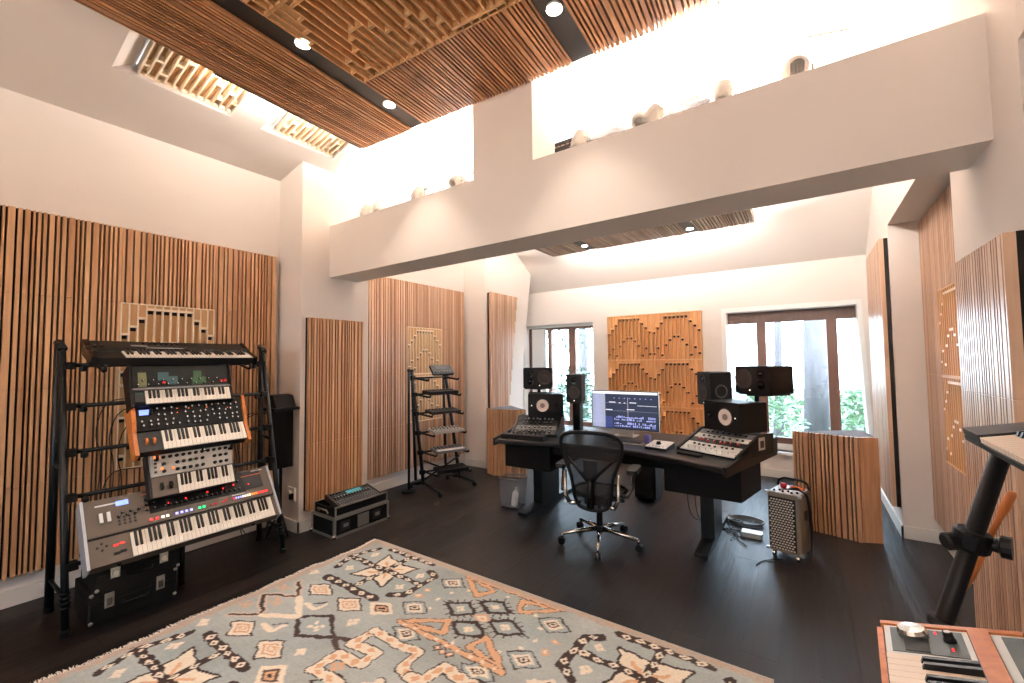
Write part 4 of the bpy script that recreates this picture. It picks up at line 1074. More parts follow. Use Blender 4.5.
# things on the desk ------------------------------------------------------
ZD = .7655
def rack_unit(F, L, label, rows, plates):
    o = thing('outboard_rack', label, 'audio rack', M=F)
    D, H = .34, .15
    b = MB(F)
    for u in (-.022, L): b.prism([(-.01, 0), (.53, 0), (.53, H+.015), (D, H+.02), (-.01, .028)], u, u+.022, ax=0, m='desk_black')
    b.build('side_cheek', None, o)
    MB(F).prism([(0, 0), (.52, 0), (.52, H), (D, H), (0, .012)], 0, L, ax=0, m='black_matte').build('housing', None, o)
    sl_ = math.atan2(H-.012, D); PF = F @ T(0, 0, .012) @ Matrix.Rotation(sl_, 4, 'X'); SL = math.hypot(D, H-.012)
    n = len(rows); p = SL/n; rng = random.Random(len(label))
    for j, (m, km, kc) in enumerate(rows):
        b = MB(PF); b.box((.004, j*p+.003, 0), (L-.004, (j+1)*p-.003, .006), m); 
        b.box((.012, j*p+p*.5-.004, .006), (.020, j*p+p*.5+.004, .008), 'chrome'); b.box((L-.020, j*p+p*.5-.004, .006), (L-.012, j*p+p*.5+.004, .008), 'chrome')
        b.build('rack_module', None, o)
        put_knobs(o, PF, [(.05+(L-.1)*(k+.5)/8+rng.uniform(-.01, .01), (j+.5)*p+rng.uniform(-.008, .008)) for k in range(8)], .006, .011, .014, km, kc)
    if plates: 
        b = MB(F); b.box((L+.022, .30, .045), (L+.025, .39, .145), 'cream_plate'); b.box((L+.025, .318, .062), (L+.026, .372, .118), 'cone_brown'); b.build('side_label', None, o, label='cream label plate')
    return o
R1_ = [('cream_plate', 'white_plastic', 'black'), ('cream_plate', 'black', 'white_plastic'), ('dark_grey', 'red_plastic', 'white_plastic'), ('cream_plate', 'dark_metal', 'white_plastic'), ('mid_grey', 'black', 'white_plastic')]
rR = rack_unit(frame((-.935, 3.915, ZD), (.465, -.20, 0), (.20, .465, 0)), .50, 'sloping rack of pale-fronted audio modules on the right wing of the desk', R1_, True)
rL = rack_unit(frame((-2.60, 3.765, ZD), (.465, .16, 0), (-.16, .465, 0)), .455, 'sloping rack of dark knobbed audio modules on the left wing of the desk',
          [('dark_grey', 'black', 'white_plastic'), ('mid_grey', 'dark_metal', 'white_plastic'), ('dark_grey', 'black', 'cream_plate'), ('dark_grey', 'white_plastic', 'black')], False)

def speaker_h(name, label, cpos, nrm, w, h, d, cones, mat_='black', group=None, base_w=None, vertical=False, led=(0, 0)):
    n = Vector(nrm).normalized(); U = Vector((0, 0, 1)).cross(n).normalized()*1
    F = frame(Vector(cpos), U, (0, 0, 1))   # w = U x z
    if (F.to_3x3() @ Vector((0, 0, 1))).dot(n) < 0: F = frame(Vector(cpos), -U, (0, 0, 1))
    # origin at the centre of the base of the front face
    o = thing(name, label, 'loudspeaker', M=F, group=group)
    MB(F).bbox((-w/2, 0, -d), (w/2, h, 0), mat_, r=.015, ax=2).build('cabinet', None, o)
    for (u, v, r, kind) in cones:
        if kind == 'white': MB(F).lathe([(r*1.12, 0), (r*1.12, .004), (r, .006), (r*.92, .003), (r*.34, -.0+.001), (r*.34, .008), (0, .012)], (u, v, 0), (0, 0, 1), 'gloss_cone', 28, cap=False).build('woofer', None, o, label='white woofer cone'); MB(F).lathe([(r*.40, .004), (r*.38, .009), (r*.2, .013), (0, .014)], (u, v, 0), (0, 0, 1), 'dust_cap', 20, cap=False).build('dust_cap', None, o); MB(F).lathe([(r*1.16, 0), (r*1.16, .005), (r*1.02, .007), (r*1.02, .004)], (u, v, 0), (0, 0, 1), 'cone_black', 28, cap=False).build('surround', None, o)
        elif kind == 'tweeter': MB(F).lathe([(r*1.8, 0), (r*1.8, .003), (r, .001), (r*.8, .006), (0, .012)], (u, v, 0), (0, 0, 1), 'black_gloss', 22, cap=False).build('tweeter', None, o)
        elif kind == 'dome': MB(F).lathe([(r*1.25, 0), (r*1.25, .004), (r, .002), (r*.9, .010), (r*.5, .022), (0, .026)], (u, v, 0), (0, 0, 1), 'black_gloss', 22, cap=False).build('midrange_dome', None, o)
        else: MB(F).lathe([(r*1.12, 0), (r*1.12, .006), (r, .008), (r*.9, .002), (r*.4, .001), (r*.35, .007), (0, .010)], (u, v, 0), (0, 0, 1), 'cone_brown', 28, cap=False).build('woofer', None, o, label='dark woofer cone')
    MB(F).lathe([(0, 0), (.006, 0), (.006, .003), (0, .003)], (led[0], led[1], 0), (0, 0, 1), 'led_white', 10, cap=False).build('indicator_light', None, o)
    return o
nR = (-.58, -.81, 0); nL = (.52, -.85, 0)
g_ = 'loudspeakers with white cones lying on the racks'
speaker_h('studio_monitor', 'black loudspeaker with white cone lying on the left rack', (-2.385, 4.10, ZD+.153+.017), nL, .39, .25, .33, [(-.035, .125, .066, 'white'), (.13, .125, .014, 'tweeter')], group=g_, led=(-.155, .125))
speaker_h('studio_monitor', 'black loudspeaker with white cone lying on the right rack', (-.615, 4.04, ZD+.153+.017), nR, .38, .25, .30, [(.045, .125, .068, 'white'), (-.13, .125, .014, 'tweeter')], group=g_, led=(.145, .125))
def big(label, c, n, s):
    o = speaker_h('main_monitor', label, c, n, .335, .235, .27, [(-s*.080, .125, .078, 'dark'), (s*.085, .075, .030, 'dome'), (s*.085, .165, .020, 'tweeter')], group='three-way loudspeakers raised on stands', led=(-s*.02, .03))
    b = MB(WM(o)); b.box((-.15, -.012, -.25), (.15, .002, -.02), 'black'); b.build('base_plate', None, o); return o
big('black three-way loudspeaker raised on a stand in front of the left window', (-2.555, 4.22, 1.24), nL, -1)
big('black three-way loudspeaker raised on a stand in front of the wide right window', (-.385, 4.14, 1.255), nR, 1)
def mini(label, c, n, mm='black', w=.17):
    o = speaker_h('small_monitor', label, c, n, w, .31, .22, [(0, .24, .022, 'tweeter'), (0, .11, .06, 'dark')], mat_=mm, group='slim upright loudspeakers', led=(0, .02)); return o
mini('slim upright black loudspeaker just left of the computer monitor', (-2.125, 4.28, 1.09), (.25, -.96, 0))
o = mini('slim upright black loudspeaker behind the right rack, beside the wood diffuser', (-.80, 4.33, 1.125), (-.72, -.70, 0), 'dark_grey', .20)
n_ = WM(o); MB(n_).lathe([(.062, 0), (.062, .005), (.052, .006), (.050, .002)], (.10, .13, -.11), (1, 0, 0), 'mid_grey', 26, cap=False).build('side_radiator', None, o)
MB(n_).lathe([(.062, 0), (.062, .005), (.052, .006), (.050, .002)], (-.10, .13, -.11), (-1, 0, 0), 'mid_grey', 26, cap=False).build('side_radiator', None, o)
# stands
def sstand(label, x, y, z0, z1, r=.016, plate=.16, block=None):
    o = thing('speaker_stand', label, 'speaker stand', (x, y, z0), group='stands under the loudspeakers')
    MB().bbox((x-plate/2, y-plate/2, z0), (x+plate/2, y+plate/2, z0+.012), 'black', r=.01, ax=2).build('base_plate', None, o)
    if block: MB().bbox((x-block/2, y-block/2, z0+.012), (x+block/2, y+block/2, z1-.012), 'black_gloss', r=.01, ax=2).build('column', None, o)
    else: MB().tube([(x, y, z0+.012), (x, y, z1-.012)], r, 'black', 12).build('column', None, o)
    MB().bbox((x-.07, y-.07, z1-.012), (x+.07, y+.07, z1), 'black', r=.01, ax=2).build('top_plate', None, o)
sstand('tall black stand behind the left rack carrying the three-way loudspeaker', -2.66, 4.42, ZD, 1.226, .02, .09)
sstand('tall black stand behind the right rack carrying the three-way loudspeaker', -.365, 4.30, ZD, 1.241, .02, .08)
sstand('square black column on the desk under the slim loudspeaker left of the monitor', -2.13, 4.38, ZD, 1.088, block=.09)
sstand('square black column on the desk under the slim loudspeaker behind the right rack', -.74, 4.42, ZD, 1.123, block=.09)

# monitor
Fm = frame((-1.925, 4.30, .835), (1, -.01, 0), (0, 0, 1))   # w = -y
o = thing('computer_monitor', 'wide computer monitor showing a dark audio editing window on the desk', 'monitor', M=Fm)
Wm, Hm = .715, .40
MB(Fm).bbox((0, 0, -.022), (Wm, Hm, 0), 'alu', r=.006, ax=2).build('casing', None, o)
b = MB(Fm); e = .0015
b.box((.004, .004, 0), (Wm-.004, Hm-.004, .0008), 'black')
b.box((.010, .010, .0008), (Wm-.010, Hm-.010, .0012), 'screen_bg')
b.box((.010, Hm-.035, .0012), (Wm-.010, Hm-.010, .0018), 'screen_bar')
b.box((.010, .010, .0012), (.155, Hm-.035, .0018), 'screen_side')
rng = random.Random(6)
for k in range(16): b.box((.02+rng.random()*.03, .025+k*.021, .0018), (.07+rng.random()*.07, .030+k*.021, .0022), 'screen_lite')
b.box((.155, .012, .0012), (.235, .13, .0016), 'screen_track'); b.box((.155, .19, .0012), (Wm-.012, .192, .0018), 'screen_line'); b.box((.155, .27, .0012), (.40, .272, .0018), 'screen_line')
for k in range(8): b.box((.25+k*.055, .318, .0012), (.262+k*.055, .326, .0018), 'screen_lite')
for (u0, u1, v) in ((.20, .27, .275), (.305, .325, .27), (.36, .375, .27), (.42, .49, .275), (.16, .235, .195), (.39, .47, .205), (.50, Wm-.02, .250)): b.box((u0, v, .0018), (u1, v+.008 if u1 < .6 else v+.004, .0022), 'screen_bar')
for j, v in enumerate((.12, .095, .055, .03)):
    for k in range(22):
        if rng.random() < .85: hh = rng.uniform(.008, .024); b.box((.255+k*.0197, v, .0018), (.255+k*.0197+rng.uniform(.008, .018), v+hh, .0022), 'screen_lite')
b.box((.40, .07, .0014), (.402, .33, .0023), 'screen_bar')
b.build('screen', None, o)
b = MB(Fm); b.box((.28, -.06, -.035), (.44, .12, -.023), 'alu'); b.box((.25, -.066, -.13), (.47, -.06, .04), 'alu'); b.build('stand', None, o)
# small desk things
b = thing('computer_keyboard', 'flat computer keyboard on the desk below the monitor', 'keyboard', (-1.50, 3.98, ZD))
MB().bbox((-1.60, 3.93, ZD), (-1.28, 4.04, ZD+.010), 'silver_plate', r=.006, ax=2).build('case', None, b)
kk = MB()
for i in range(14):
    for j in range(5): kk.box((-1.592+i*.0220, 3.936+j*.0200, ZD+.010), (-1.592+i*.0220+.019, 3.936+j*.0200+.017, ZD+.0125), 'dark_grey')
kk.build('keycaps', None, b)
b = thing('computer_mouse', 'small grey mouse beside the computer keyboard', 'mouse', (-1.28, 3.86, ZD))
MB().lathe([(.030, 0), (.030, .010), (.022, .022), (.0, .028)], (-1.22, 3.88, ZD), (0, 0, 1), 'mid_grey', 18).build('shell', None, b)
MB().box((-1.222, 3.855, ZD+.012), (-1.218, 3.875, ZD+.0235), 'black').build('scroll_wheel', None, b)
Fc = frame((-1.20, 3.79, ZD), (1, -.15, 0), (.15, 1, 0))
b = thing('monitor_controller', 'white-topped control box with a dark knob on the desk right of the monitor', 'controller', M=Fc)
MB(Fc).prism([(0, 0), (.20, 0), (.20, .05), (0, .022)], 0, .19, ax=0, m='black').build('body', None, b)
Fd = Fc @ T(0, 0, .022) @ Matrix.Rotation(math.atan2(.028, .20), 4, 'X')
MB(Fd).box((.003, .003, 0), (.187, .197, .004), 'white_plastic').build('top_plate', None, b, label='white top')
put_knobs(b, Fd, [(.085, .10)], .004, .022, .022, 'black', 'cone_brown', 'volume_dial'); put_boxes(b, Fd, [(.03+.03*k, .035) for k in range(5)], .004, .014, .010, .003, 'mid_grey')
tag(MB().bbox((-1.29, 4.06, ZD), (-1.235, 4.10, ZD+.075), 'purple', r=.008, ax=2).build('drink_can'), 'small purple carton beside the white-topped control box', 'carton')
bpy.data.objects['drink_can'].name = 'small_carton'
b = thing('low_keyboard_tray', 'slim black keyboard controller at the left front of the desk', 'keyboard', (-2.42, 3.60, ZD))
Ft = frame((-2.60, 3.545, ZD), (1, .13, 0), (-.13, 1, 0))
MB(Ft).bbox((0, 0, 0), (.46, .13, .045), 'black', r=.008, ax=2).build('body', None, b)
MB(Ft).box((.02, .012, .045), (.44, .06, .049), 'dark_grey').build('key_strip', None, b); put_knobs(b, Ft, [(.05+.05*k, .095) for k in range(8)], .045, .009, .012, 'black', 'dark_grey')
bpy.data.objects[b.name].name = 'control_surface'
b = thing('remote_unit', 'thin black remote unit lying in front of the right rack', 'remote', (-.80, 3.72, ZD))
Ft = frame((-.92, 3.74, ZD), (.465, -.18, 0), (.18, .465, 0))
MB(Ft).bbox((0, 0, 0), (.20, .07, .018), 'black', r=.008, ax=2).build('body', None, b); put_boxes(b, Ft, [(.03+.03*k, .035) for k in range(5)], .018, .014, .014, .003, 'dark_grey')

# under the desk
b = thing('computer_tower', 'black box-shaped unit standing in the shadow under the desk', 'computer', (-1.52, 4.9, 0))
MB().bbox((-1.64, 4.77, .02), (-1.40, 5.05, .46), 'black_matte', r=.01, ax=2).build('case', None, b)
MB().box((-1.63, 4.755, .04), (-1.41, 4.77, .44), 'black_gloss').build('front_panel', None, b)
for u in (-1.62, -1.44): MB().box((u, 4.80, 0), (u+.02, 5.02, .02), 'black').build('foot', None, b)
# waste basket
b = thing('waste_basket', 'clear plastic waste basket under the left end of the desk', 'bin', (-2.60, 3.80, 0))
Fw = frame((-2.64, 3.82, 0), (1, .15, 0), (-.15, 1, 0))
m_ = MB(Fw); a0, a1, hh = .10, .125, .31
m_._add([(-a0, -a0*.8, .004), (a0, -a0*.8, .004), (a0, a0*.8, .004), (-a0, a0*.8, .004), (-a1, -a1*.8, hh), (a1, -a1*.8, hh), (a1, a1*.8, hh), (-a1, a1*.8, hh)], [(0, 1, 2, 3), (0, 1, 5, 4), (1, 2, 6, 5), (2, 3, 7, 6), (3, 0, 4, 7)], 'clear'); m_.build('bucket', None, b)
MB(Fw).tube([(-a1, -a1*.8, hh), (a1, -a1*.8, hh), (a1, a1*.8, hh), (-a1, a1*.8, hh)], .006, 'mid_grey', 6, closed=True).build('rim', None, b)
MB(Fw).tube([(-a0, -a0*.8, .006), (a0, -a0*.8, .006), (a0, a0*.8, .006), (-a0, a0*.8, .006)], .005, 'dark_grey', 6, closed=True).build('base_rim', None, b)
tag(MB(Fw).lathe([(.032, 0), (.035, .01), (.035, .13), (.012, .17), (.012, .19)], (.01, 0, .008), (.12, .05, 1), 'white_plastic', 14).build('plastic_bottle'), 'white plastic bottle inside the clear waste basket', 'bottle')

# ------------------------------------------------------------------ amplifier
Fa = frame((-.295, 3.965, 0), (.17, -.045, 0), (.10, .34, 0))
Wa, Da, Ha = .225, .30, .50
o = thing('guitar_amplifier', 'grey-covered amplifier with a checked cloth grille on castors right of the desk', 'amplifier', M=Fa)
MB(Fa).bbox((0, .01, .055), (Wa, Da, Ha), 'amp_tolex', r=.02, ax=2).build('cabinet', None, o)
g = MB(Fa); g.box((.014, 0, .075), (Wa-.03, .0105, Ha-.03), 'grille_black')
nu, nv = 9, 20; 
for i in range(nu):
    for j in range(nv):
        u = .016+(Wa-.048)*i/nu; v = .078+(Ha-.112)*j/nv; du = (Wa-.048)/nu; dv = (Ha-.112)/nv; sft = (j % 2)*du*.5
        if u+sft+du*.62 > Wa-.031: continue
        g.hexa([(u+sft, 0, v), (u+sft+du*.6, 0, v), (u+sft+du*.6, 0, v+dv*.5), (u+sft, 0, v+dv*.5)], [(u+sft+du*.2, -.002, v+dv*.2), (u+sft+du*.75, -.002, v+dv*.2), (u+sft+du*.75, -.002, v+dv*.62), (u+sft+du*.2, -.002, v+dv*.62)], 'grille_white')
g.build('grille_cloth', None, o, label='black and white checked grille cloth')
for u in (.03, Wa-.03):
    for v in (.04, Da-.04):
        MB(Fa).lathe([(.024, -.009), (.024, .009)], (u, v, .024), (1, 0, 0), 'chrome', 14).build('castor', None, o); 
for u in (.0, Wa):
    for z in (.06, Ha-.005): MB(Fa).box((u-.012, -.003, z-.004), (u+.012, .02, z+.014), 'alu').build('corner_guard', None, o)
MB(Fa).box((.012, .02, Ha), (Wa-.012, Da-.02, Ha+.006), 'silver_plate').build('control_panel', None, o)
put_knobs(o, Fa, [(.04+.03*k, .05+.03*(k % 2)) for k in range(6)], Ha+.006, .009, .014, 'black', 'white_plastic')
MB(Fa).tube([(Wa*.5-.11, Da-.05, Ha+.004), (Wa*.5-.10, Da-.05, Ha+.05), (Wa*.5-.06, Da-.05, Ha+.07), (Wa*.5+.06, Da-.05, Ha+.07), (Wa*.5+.10, Da-.05, Ha+.05), (Wa*.5+.11, Da-.05, Ha+.004)], .009, 'black').build('carry_handle', None, o)
MB(Fa).box((Wa, .10, .30), (Wa+.003, .17, .37), 'cone_brown').build('side_socket', None, o)
tag(MB(Fa).lathe([(.018, 0), (.024, .01), (.024, .03), (.015, .04)], (.07, .17, Ha+.007), (0, 0, 1), 'red_plastic', 14).build('red_plug'), 'round red plastic piece lying on top of the amplifier', 'plug')
m_ = MB(Fa); m_.tube([(.11, .20, Ha+.017), (.14, .17, Ha+.03), (.19, .16, Ha+.03), (.205, .19, Ha+.017)], .010, 'orange_plastic'); tag(m_.build('orange_strap'), 'orange strap curled on top of the amplifier', 'strap')
gl = thing('guitar_lead', 'black leads draped over the top and side of the amplifier', 'cables', (-.1, 4.0, .5))
for k in range(4): MB(Fa).tube(chaikin([(.10+.02*k, .06, Ha+.026+.006*k), (.15+.01*k, .09+.01*k, Ha+.028+.005*k), (.20, .12, Ha+.022), (Wa+.018, .13+.01*k, Ha-.01), (Wa+.022, .14+.02*k, Ha-.2), (Wa+.026, .15+.02*k, .20), (Wa+.03, .12, .006)]), .004, 'cable', 5).build('cable', None, gl)
tag(MB().bbox((-.52, 4.26, 0), (-.36, 4.36, .04), 'silver_plate', r=.008, ax=2).build('junction_box'), 'small pale box on the floor between desk leg and amplifier', 'box')
fc = thing('floor_cables', 'tangle of thin black cables on the floor beside the right desk leg', 'cables', (-.65, 4.5, 0)); rng = random.Random(12)
for k in range(8):
    x, y = -.72+rng.random()*.12, 4.35+rng.random()*.25; P = [(x, y, .006)]
    for i in range(7): x += rng.uniform(-.08, .10); y += rng.uniform(-.10, .06); P.append((x, y, .006+.004*rng.random()))
    MB().tube(chaikin(P, 2), .004, 'cable', 5).build('cable', None, fc)
for k in range(3): MB().tube(chaikin([(-.98+.07*k, 4.40, .468), (-1.0+.07*k, 4.42, .2), (-.95+.06*k, 4.38, .03), (-.85, 4.45+.04*k, .008), (-.82, 4.5, .008)]), .004, 'cable', 5).build('cable', None, fc)
MB().tube(chaikin([(-.20, 3.93, .006), (-.30, 3.86, .006), (-.34, 3.80, .006), (-.36, 3.72, .006)]), .004, 'cable', 5).build('cable', None, fc)
MATSR = [(-.45, 4.52)]
m_ = MB()
for k in range(4): m_.tube([(-.52+(.13+.008*k)*math.cos(t/20*2*math.pi), 4.62+(.10+.006*k)*math.sin(t/20*2*math.pi), .006+.008*k) for t in range(20)], .005, 'cable_grey', 6, closed=True)
tag(m_.build('coiled_cable'), 'grey-blue coiled cable on the floor behind the amplifier', 'cable')

# ------------------------------------------------------------------ office chair
CH = Matrix.Translation((-1.50, 3.47, 0)) @ Matrix.Rotation(R(9), 4, 'Z')
CH2 = CH @ Matrix.Diagonal((.93, .97, .985, 1))
o = thing('office_chair', 'black mesh office chair with polished metal base, back to the camera at the desk', 'chair', M=CH)
def cm(): return MB(CH)
for k in range(5):
    a = R(218-9+72*k); d = Vector((math.cos(a), math.sin(a), 0))
    m_ = cm(); m_.tube([d*.03+Vector((0, 0, .12)), d*.18+Vector((0, 0, .105)), d*.325+Vector((0, 0, .085))], [.022, .017, .012], 'chrome', 10); m_.build('base_arm', None, o)
    m_ = cm(); s = Vector((-d.y, d.x, 0)); m_.tube([d*.325+Vector((0, 0, .09)), d*.325+Vector((0, 0, .05))], .010, 'chrome', 8)
    for q in (-1, 1): m_.lathe([(.029, -.008), (.029, .008)], d*.335+s*q*.014+Vector((0, 0, .029)), s, 'black', 16)
    m_.build('castor', None, o)
m_ = cm(); m_.lathe([(.035, .09), (.04, .11), (.035, .14), (.025, .15)], m='dark_metal'); m_.build('hub', None, o)
m_ = cm(); m_.lathe([(.026, .14), (.026, .27), (.016, .275), (.016, .37)], m='black'); m_.build('gas_lift', None, o)
m_ = cm(); m_.bbox((-.10, -.13, .35), (.10, .12, .41), 'black', r=.02, ax=2); m_.bbox((-.22, -.04, .37), (.22, .04, .40), 'dark_metal', r=.01, ax=2); m_.build('tilt_mechanism', None, o)
# seat: frame + mesh
P = [(.24*math.cos(t)*(1 if math.sin(t) > 0 else .96), .03+.23*math.sin(t), .445-.02*max(0, math.sin(t))**4) for t in [i/24*2*math.pi for i in range(24)]]
m_ = MB(CH2); m_.tube(P, .017, 'black', 8, closed=True); m_.build('seat_frame', None, o)
m_ = MB(CH2); m_._add([(0, .03, .425)]+P, [(0, i+1, (i+1) % 24+1) for i in range(24)], 'mesh_seat', True); m_.build('seat', None, o, label='dark woven mesh seat')
# backrest: outline in x,z with a recline
def by(z): return -.235-.10*(z-.40)+.0-.10*max(0, z-.75)
outl = [(.135, .37), (.165, .45), (.175, .55), (.195, .65), (.245, .76), (.275, .86), (.265, .935), (.20, .975), (.08, .99)]
outl = outl+[(-x, z) for x, z in outl[::-1]]+[(-.06, .345), (.06, .345)]
# subdivide the outline smoothly
def smooth(P, it=2):
    for _ in range(it):
        Q = []
        for i in range(len(P)):
            a, b = Vector(P[i]), Vector(P[(i+1) % len(P)]); Q += [tuple(a*.75+b*.25), tuple(a*.25+b*.75)]
        P = Q
    return P
outs = smooth(outl); rim = [(x, by(z)-.25*0-(x*x)*-.45, z) for x, z in outs]
m_ = MB(CH2); m_.tube(rim, .0165, 'black', 8, closed=True); m_.build('back_frame', None, o)
m_ = MB(CH2); cpt = [(0, by(.5)+.0, .5), (0, by(.8), .8)]
N = len(rim); vs = []; fs = []; rings = 5
for r_ in range(rings+1):
    k = 1-r_/rings*.98
    for (x, z) in outs:
        xx = x*k; zz = .66+(z-.66)*k; vs.append((xx, by(zz)+.45*xx*xx, zz))
for r_ in range(rings):
    for i in range(N): fs.append((r_*N+i, r_*N+(i+1) % N, (r_+1)*N+(i+1) % N, (r_+1)*N+i))
m_._add(vs, fs, 'mesh_seat', True); m_.build('backrest', None, o, label='translucent dark mesh back')
m_ = MB(CH2); m_.tube([(0, by(.36)-.06, .38), (0, by(.5)-.05, .5), (0, by(.6)-.045, .60)], [.035, .028, .024], 'black', 10)
for s in (-1, 1): m_.tube([(0, by(.58)-.045, .58), (s*.09, by(.68)-.04, .67), (s*.20, by(.78)+.0, .77)], [.02, .015, .011], 'black', 8)
m_.build('back_support', None, o)
m_ = MB(CH2); m_.bbox((-.055, by(.68)-.035, .60), (.055, by(.68)-.012, .76), 'black', r=.01, ax=1); m_.build('lumbar_pad', None, o)
for s in (-1, 1):
    m_ = MB(CH2); m_.tube([(s*.20, -.26, .40), (s*.235, -.265, .46), (s*.235, -.26, .66)], [.018, .016, .014], 'chrome', 10)
    m_.tube([(s*.12, -.20, .38), (s*.20, -.25, .39)], .018, 'chrome', 8); m_.build('arm_upright', None, o, label='polished metal upright')
    m_ = MB(CH2); m_.tube([(s*.235, -.25, .50), (s*.29, -.18, .47), (s*.32, -.10, .52), (s*.325, -.05, .62)], [.016, .016, .015, .013], 'dark_metal', 10); m_.build('arm_bracket', None, o)
    m_ = MB(CH2); m_.bbox((s*.325-.045, -.16, .64), (s*.325+.045, .10, .675), 'dark_grey', r=.03, ax=2); m_.build('armrest', None, o)

# ------------------------------------------------------------------ foreground instruments, right
Ff = frame((.150, 1.495, .85), (-.07, -1, 0), (.95, -.0665, .24))
o = thing('wooden_synthesizer', 'wood-framed synthesizer with grey knob panels in the lower right foreground', 'keyboard', M=Ff)
MB(Ff).box((0, 0, -.085), (.62, .46, -.004), 'black').build('body', None, o)
b = MB(Ff); b.box((-.016, -.012, -.085), (0, .46, .006)); b.build('end_cheek', 'orange_wood', o)
b = MB(Ff); b.box((-.016, -.024, -.085), (.62, -.012, -.012)); b.build('front_rail', 'orange_wood', o)
b = MB(Ff); b.box((.0, .152, -.004), (.62, .188, .008)); b.build('divider', 'orange_wood', o)
b = MB(Ff); b.box((.004, -.006, -.004), (.136, .150, .003), 'white_plastic'); b.box((.014, .006, .003), (.126, .140, .0045), 'panel_green'); b.box((.065, .03, .0045), (.120, .075, .006), 'dark_grey'); b.build('left_panel', None, o, label='grey panel with pale border')
b = MB(Ff); b.box((.004, .190, -.004), (.60, .455, .003), 'white_plastic'); b.box((.014, .206, .003), (.59, .44, .0045), 'panel_green'); b.build('main_panel', None, o, label='grey panel with pale border')
MB(Ff).lathe([(.030, 0), (.030, .010), (.026, .018), (.0, .020)], (.045, .050, .0045), (0, 0, 1), 'chrome', 26).build('jog_dial', None, o, label='large silver dial')
put_knobs(o, Ff, [(.06, .115)], .0045, .012, .022, 'black', 'white_plastic'); put_boxes(o, Ff, [(.03, .092), (.10, .115)], .0045, .004, .004, .004, 'led_red', 'indicator_light', 'small red light')
put_knobs(o, Ff, [(.04, .25), (.085, .245), (.04, .30), (.075, .345), (.11, .30), (.11, .36), (.15, .29), (.15, .34), (.19, .30), (.19, .36), (.04, .40), (.15, .41), (.23, .33)], .0045, .012, .022, 'black', 'white_plastic')
put_boxes(o, Ff, [(.10, .27), (.13, .26), (.17, .26), (.06, .37), (.09, .42)], .0045, .008, .008, .004, 'led_red', 'indicator_light', 'small red light')
add_keys(o, Ff, .146, .61, -.006, .150, .004, 20, white='peach_key')

Fu = frame((.335, 1.60, 1.345), (-.02, -1, 0), (.97, -.02, .20))
o = thing('stage_keyboard', 'dark grey keyboard with round dials on the upper arm of the right foreground stand', 'keyboard', M=Fu)
b = MB(Fu); b.prism([(0, -.012), (0, 0), (.30, .03), (.30, -.055), (.05, -.055)], 0, .70, ax=0, m='dark_grey'); b.build('body', None, o)
b = MB(Fu); b.box((.05, .012, .004), (.62, .15, .012), 'black'); b.build('key_surround', None, o)
for k in range(5): MB(Fu).lathe([(.018, 0), (.018, .012), (.012, .018), (0, .020)], (.05+.06*(k % 3), .195+.06*(k//3), .02), (0, 0, 1), 'alu', 18).build('dial', None, o)
add_keys(o, Fu, .15, .66, .0, .14, .012, 22, white='peach_key')
MB(Fu).box((.005, .0, .004), (.14, .29, .020), 'dark_grey').build('left_block', None, o)
put_boxes(o, Fu, [(.12+.04*k, .22) for k in range(8)], .022, .02, .012, .004, 'mid_grey')
o = thing('black_handset', 'black handset lying at the back of the upper foreground keyboard', 'device', M=Fu @ T(.1, .22, .035))
MB(Fu @ T(.1, .22, .035)).bbox((-.08, -.015, 0), (.12, .035, .02), 'black', r=.01, ax=2).build('shell', None, o)
MB(Fu @ T(.1, .22, .035)).box((-.06, -.008, .02), (.06, .028, .022), 'black_gloss').build('keypad', None, o)

o = thing('foreground_keyboard_stand', 'thick black sloping stand post with a clamp knob behind the foreground synthesizer', 'keyboard stand', (.1, 1.77, 0))
A = Vector((.105, 1.80, .0)); B = Vector((.435, 1.735, 1.29))
MB().tube([A, B], .021, 'black', 16).build('post', None, o)
MB().lathe([(.034, -.012), (.037, 0), (.034, .012)], PL(A, B, .60), B-A, 'dark_metal', 18).build('collar', None, o)
Cn = PL(A, B, .80)
m_ = MB(); m_.lathe([(.036, -.028), (.042, -.02), (.042, .02), (.036, .028)], Cn, B-A, 'black', 18); m_.build('clamp', None, o)
m_ = MB(); m_.lathe([(.012, 0), (.016, .04), (.024, .045), (.024, .065), (.018, .07)], Cn, (-.8, -.4, -.1), 'black', 14); m_.lathe([(.012, 0), (.02, .05), (.03, .055), (.03, .075)], Cn, (.9, -.3, 0), 'black', 14); m_.build('clamp_knob', None, o)
MB().tube([B, (.43, 1.55, 1.285), (.43, 1.0, 1.275)], .014, 'black').build('upper_arm', None, o)
MB().tube([B+Vector((.0, 0, 0)), (.60, 1.70, 1.33)], .016, 'black').build('upper_arm', None, o)
MB().tube([(.26, 1.77, .70), (.26, 1.4, .735), (.26, .95, .735)], .014, 'black').build('lower_arm', None, o)
MB().tube([(.06, 1.80, .014), (.50, 1.80, .014)], .014, 'black').build('foot', None, o)
MB().bbox((.47, 1.38, 1.02), (.56, 1.50, 1.20), 'black_matte', r=.01, ax=2).build('hanging_bag', None, o)
MB().tube([(.53, 1.44, 1.19), (.53, 1.44, 1.34)], .005, 'black').build('bag_strap', None, o)
o = thing('wooden_pole', 'slim orange wooden pole with thicker joints behind the black stand post', 'pole', (.16, 2.0, 0))
A = Vector((.13, 2.08, .0)); B = Vector((.515, 1.985, 1.13))
m_ = MB(); m_.tube([A, PL(A, B, .70)], .008, 'orange_wood', 10); m_.build('shaft', None, o)
m_ = MB(); m_.tube([PL(A, B, .70), PL(A, B, .74), PL(A, B, .80), PL(A, B, .84), PL(A, B, .86)], [.008, .013, .012, .008, .008], 'orange_wood', 12); m_.build('joint', None, o)
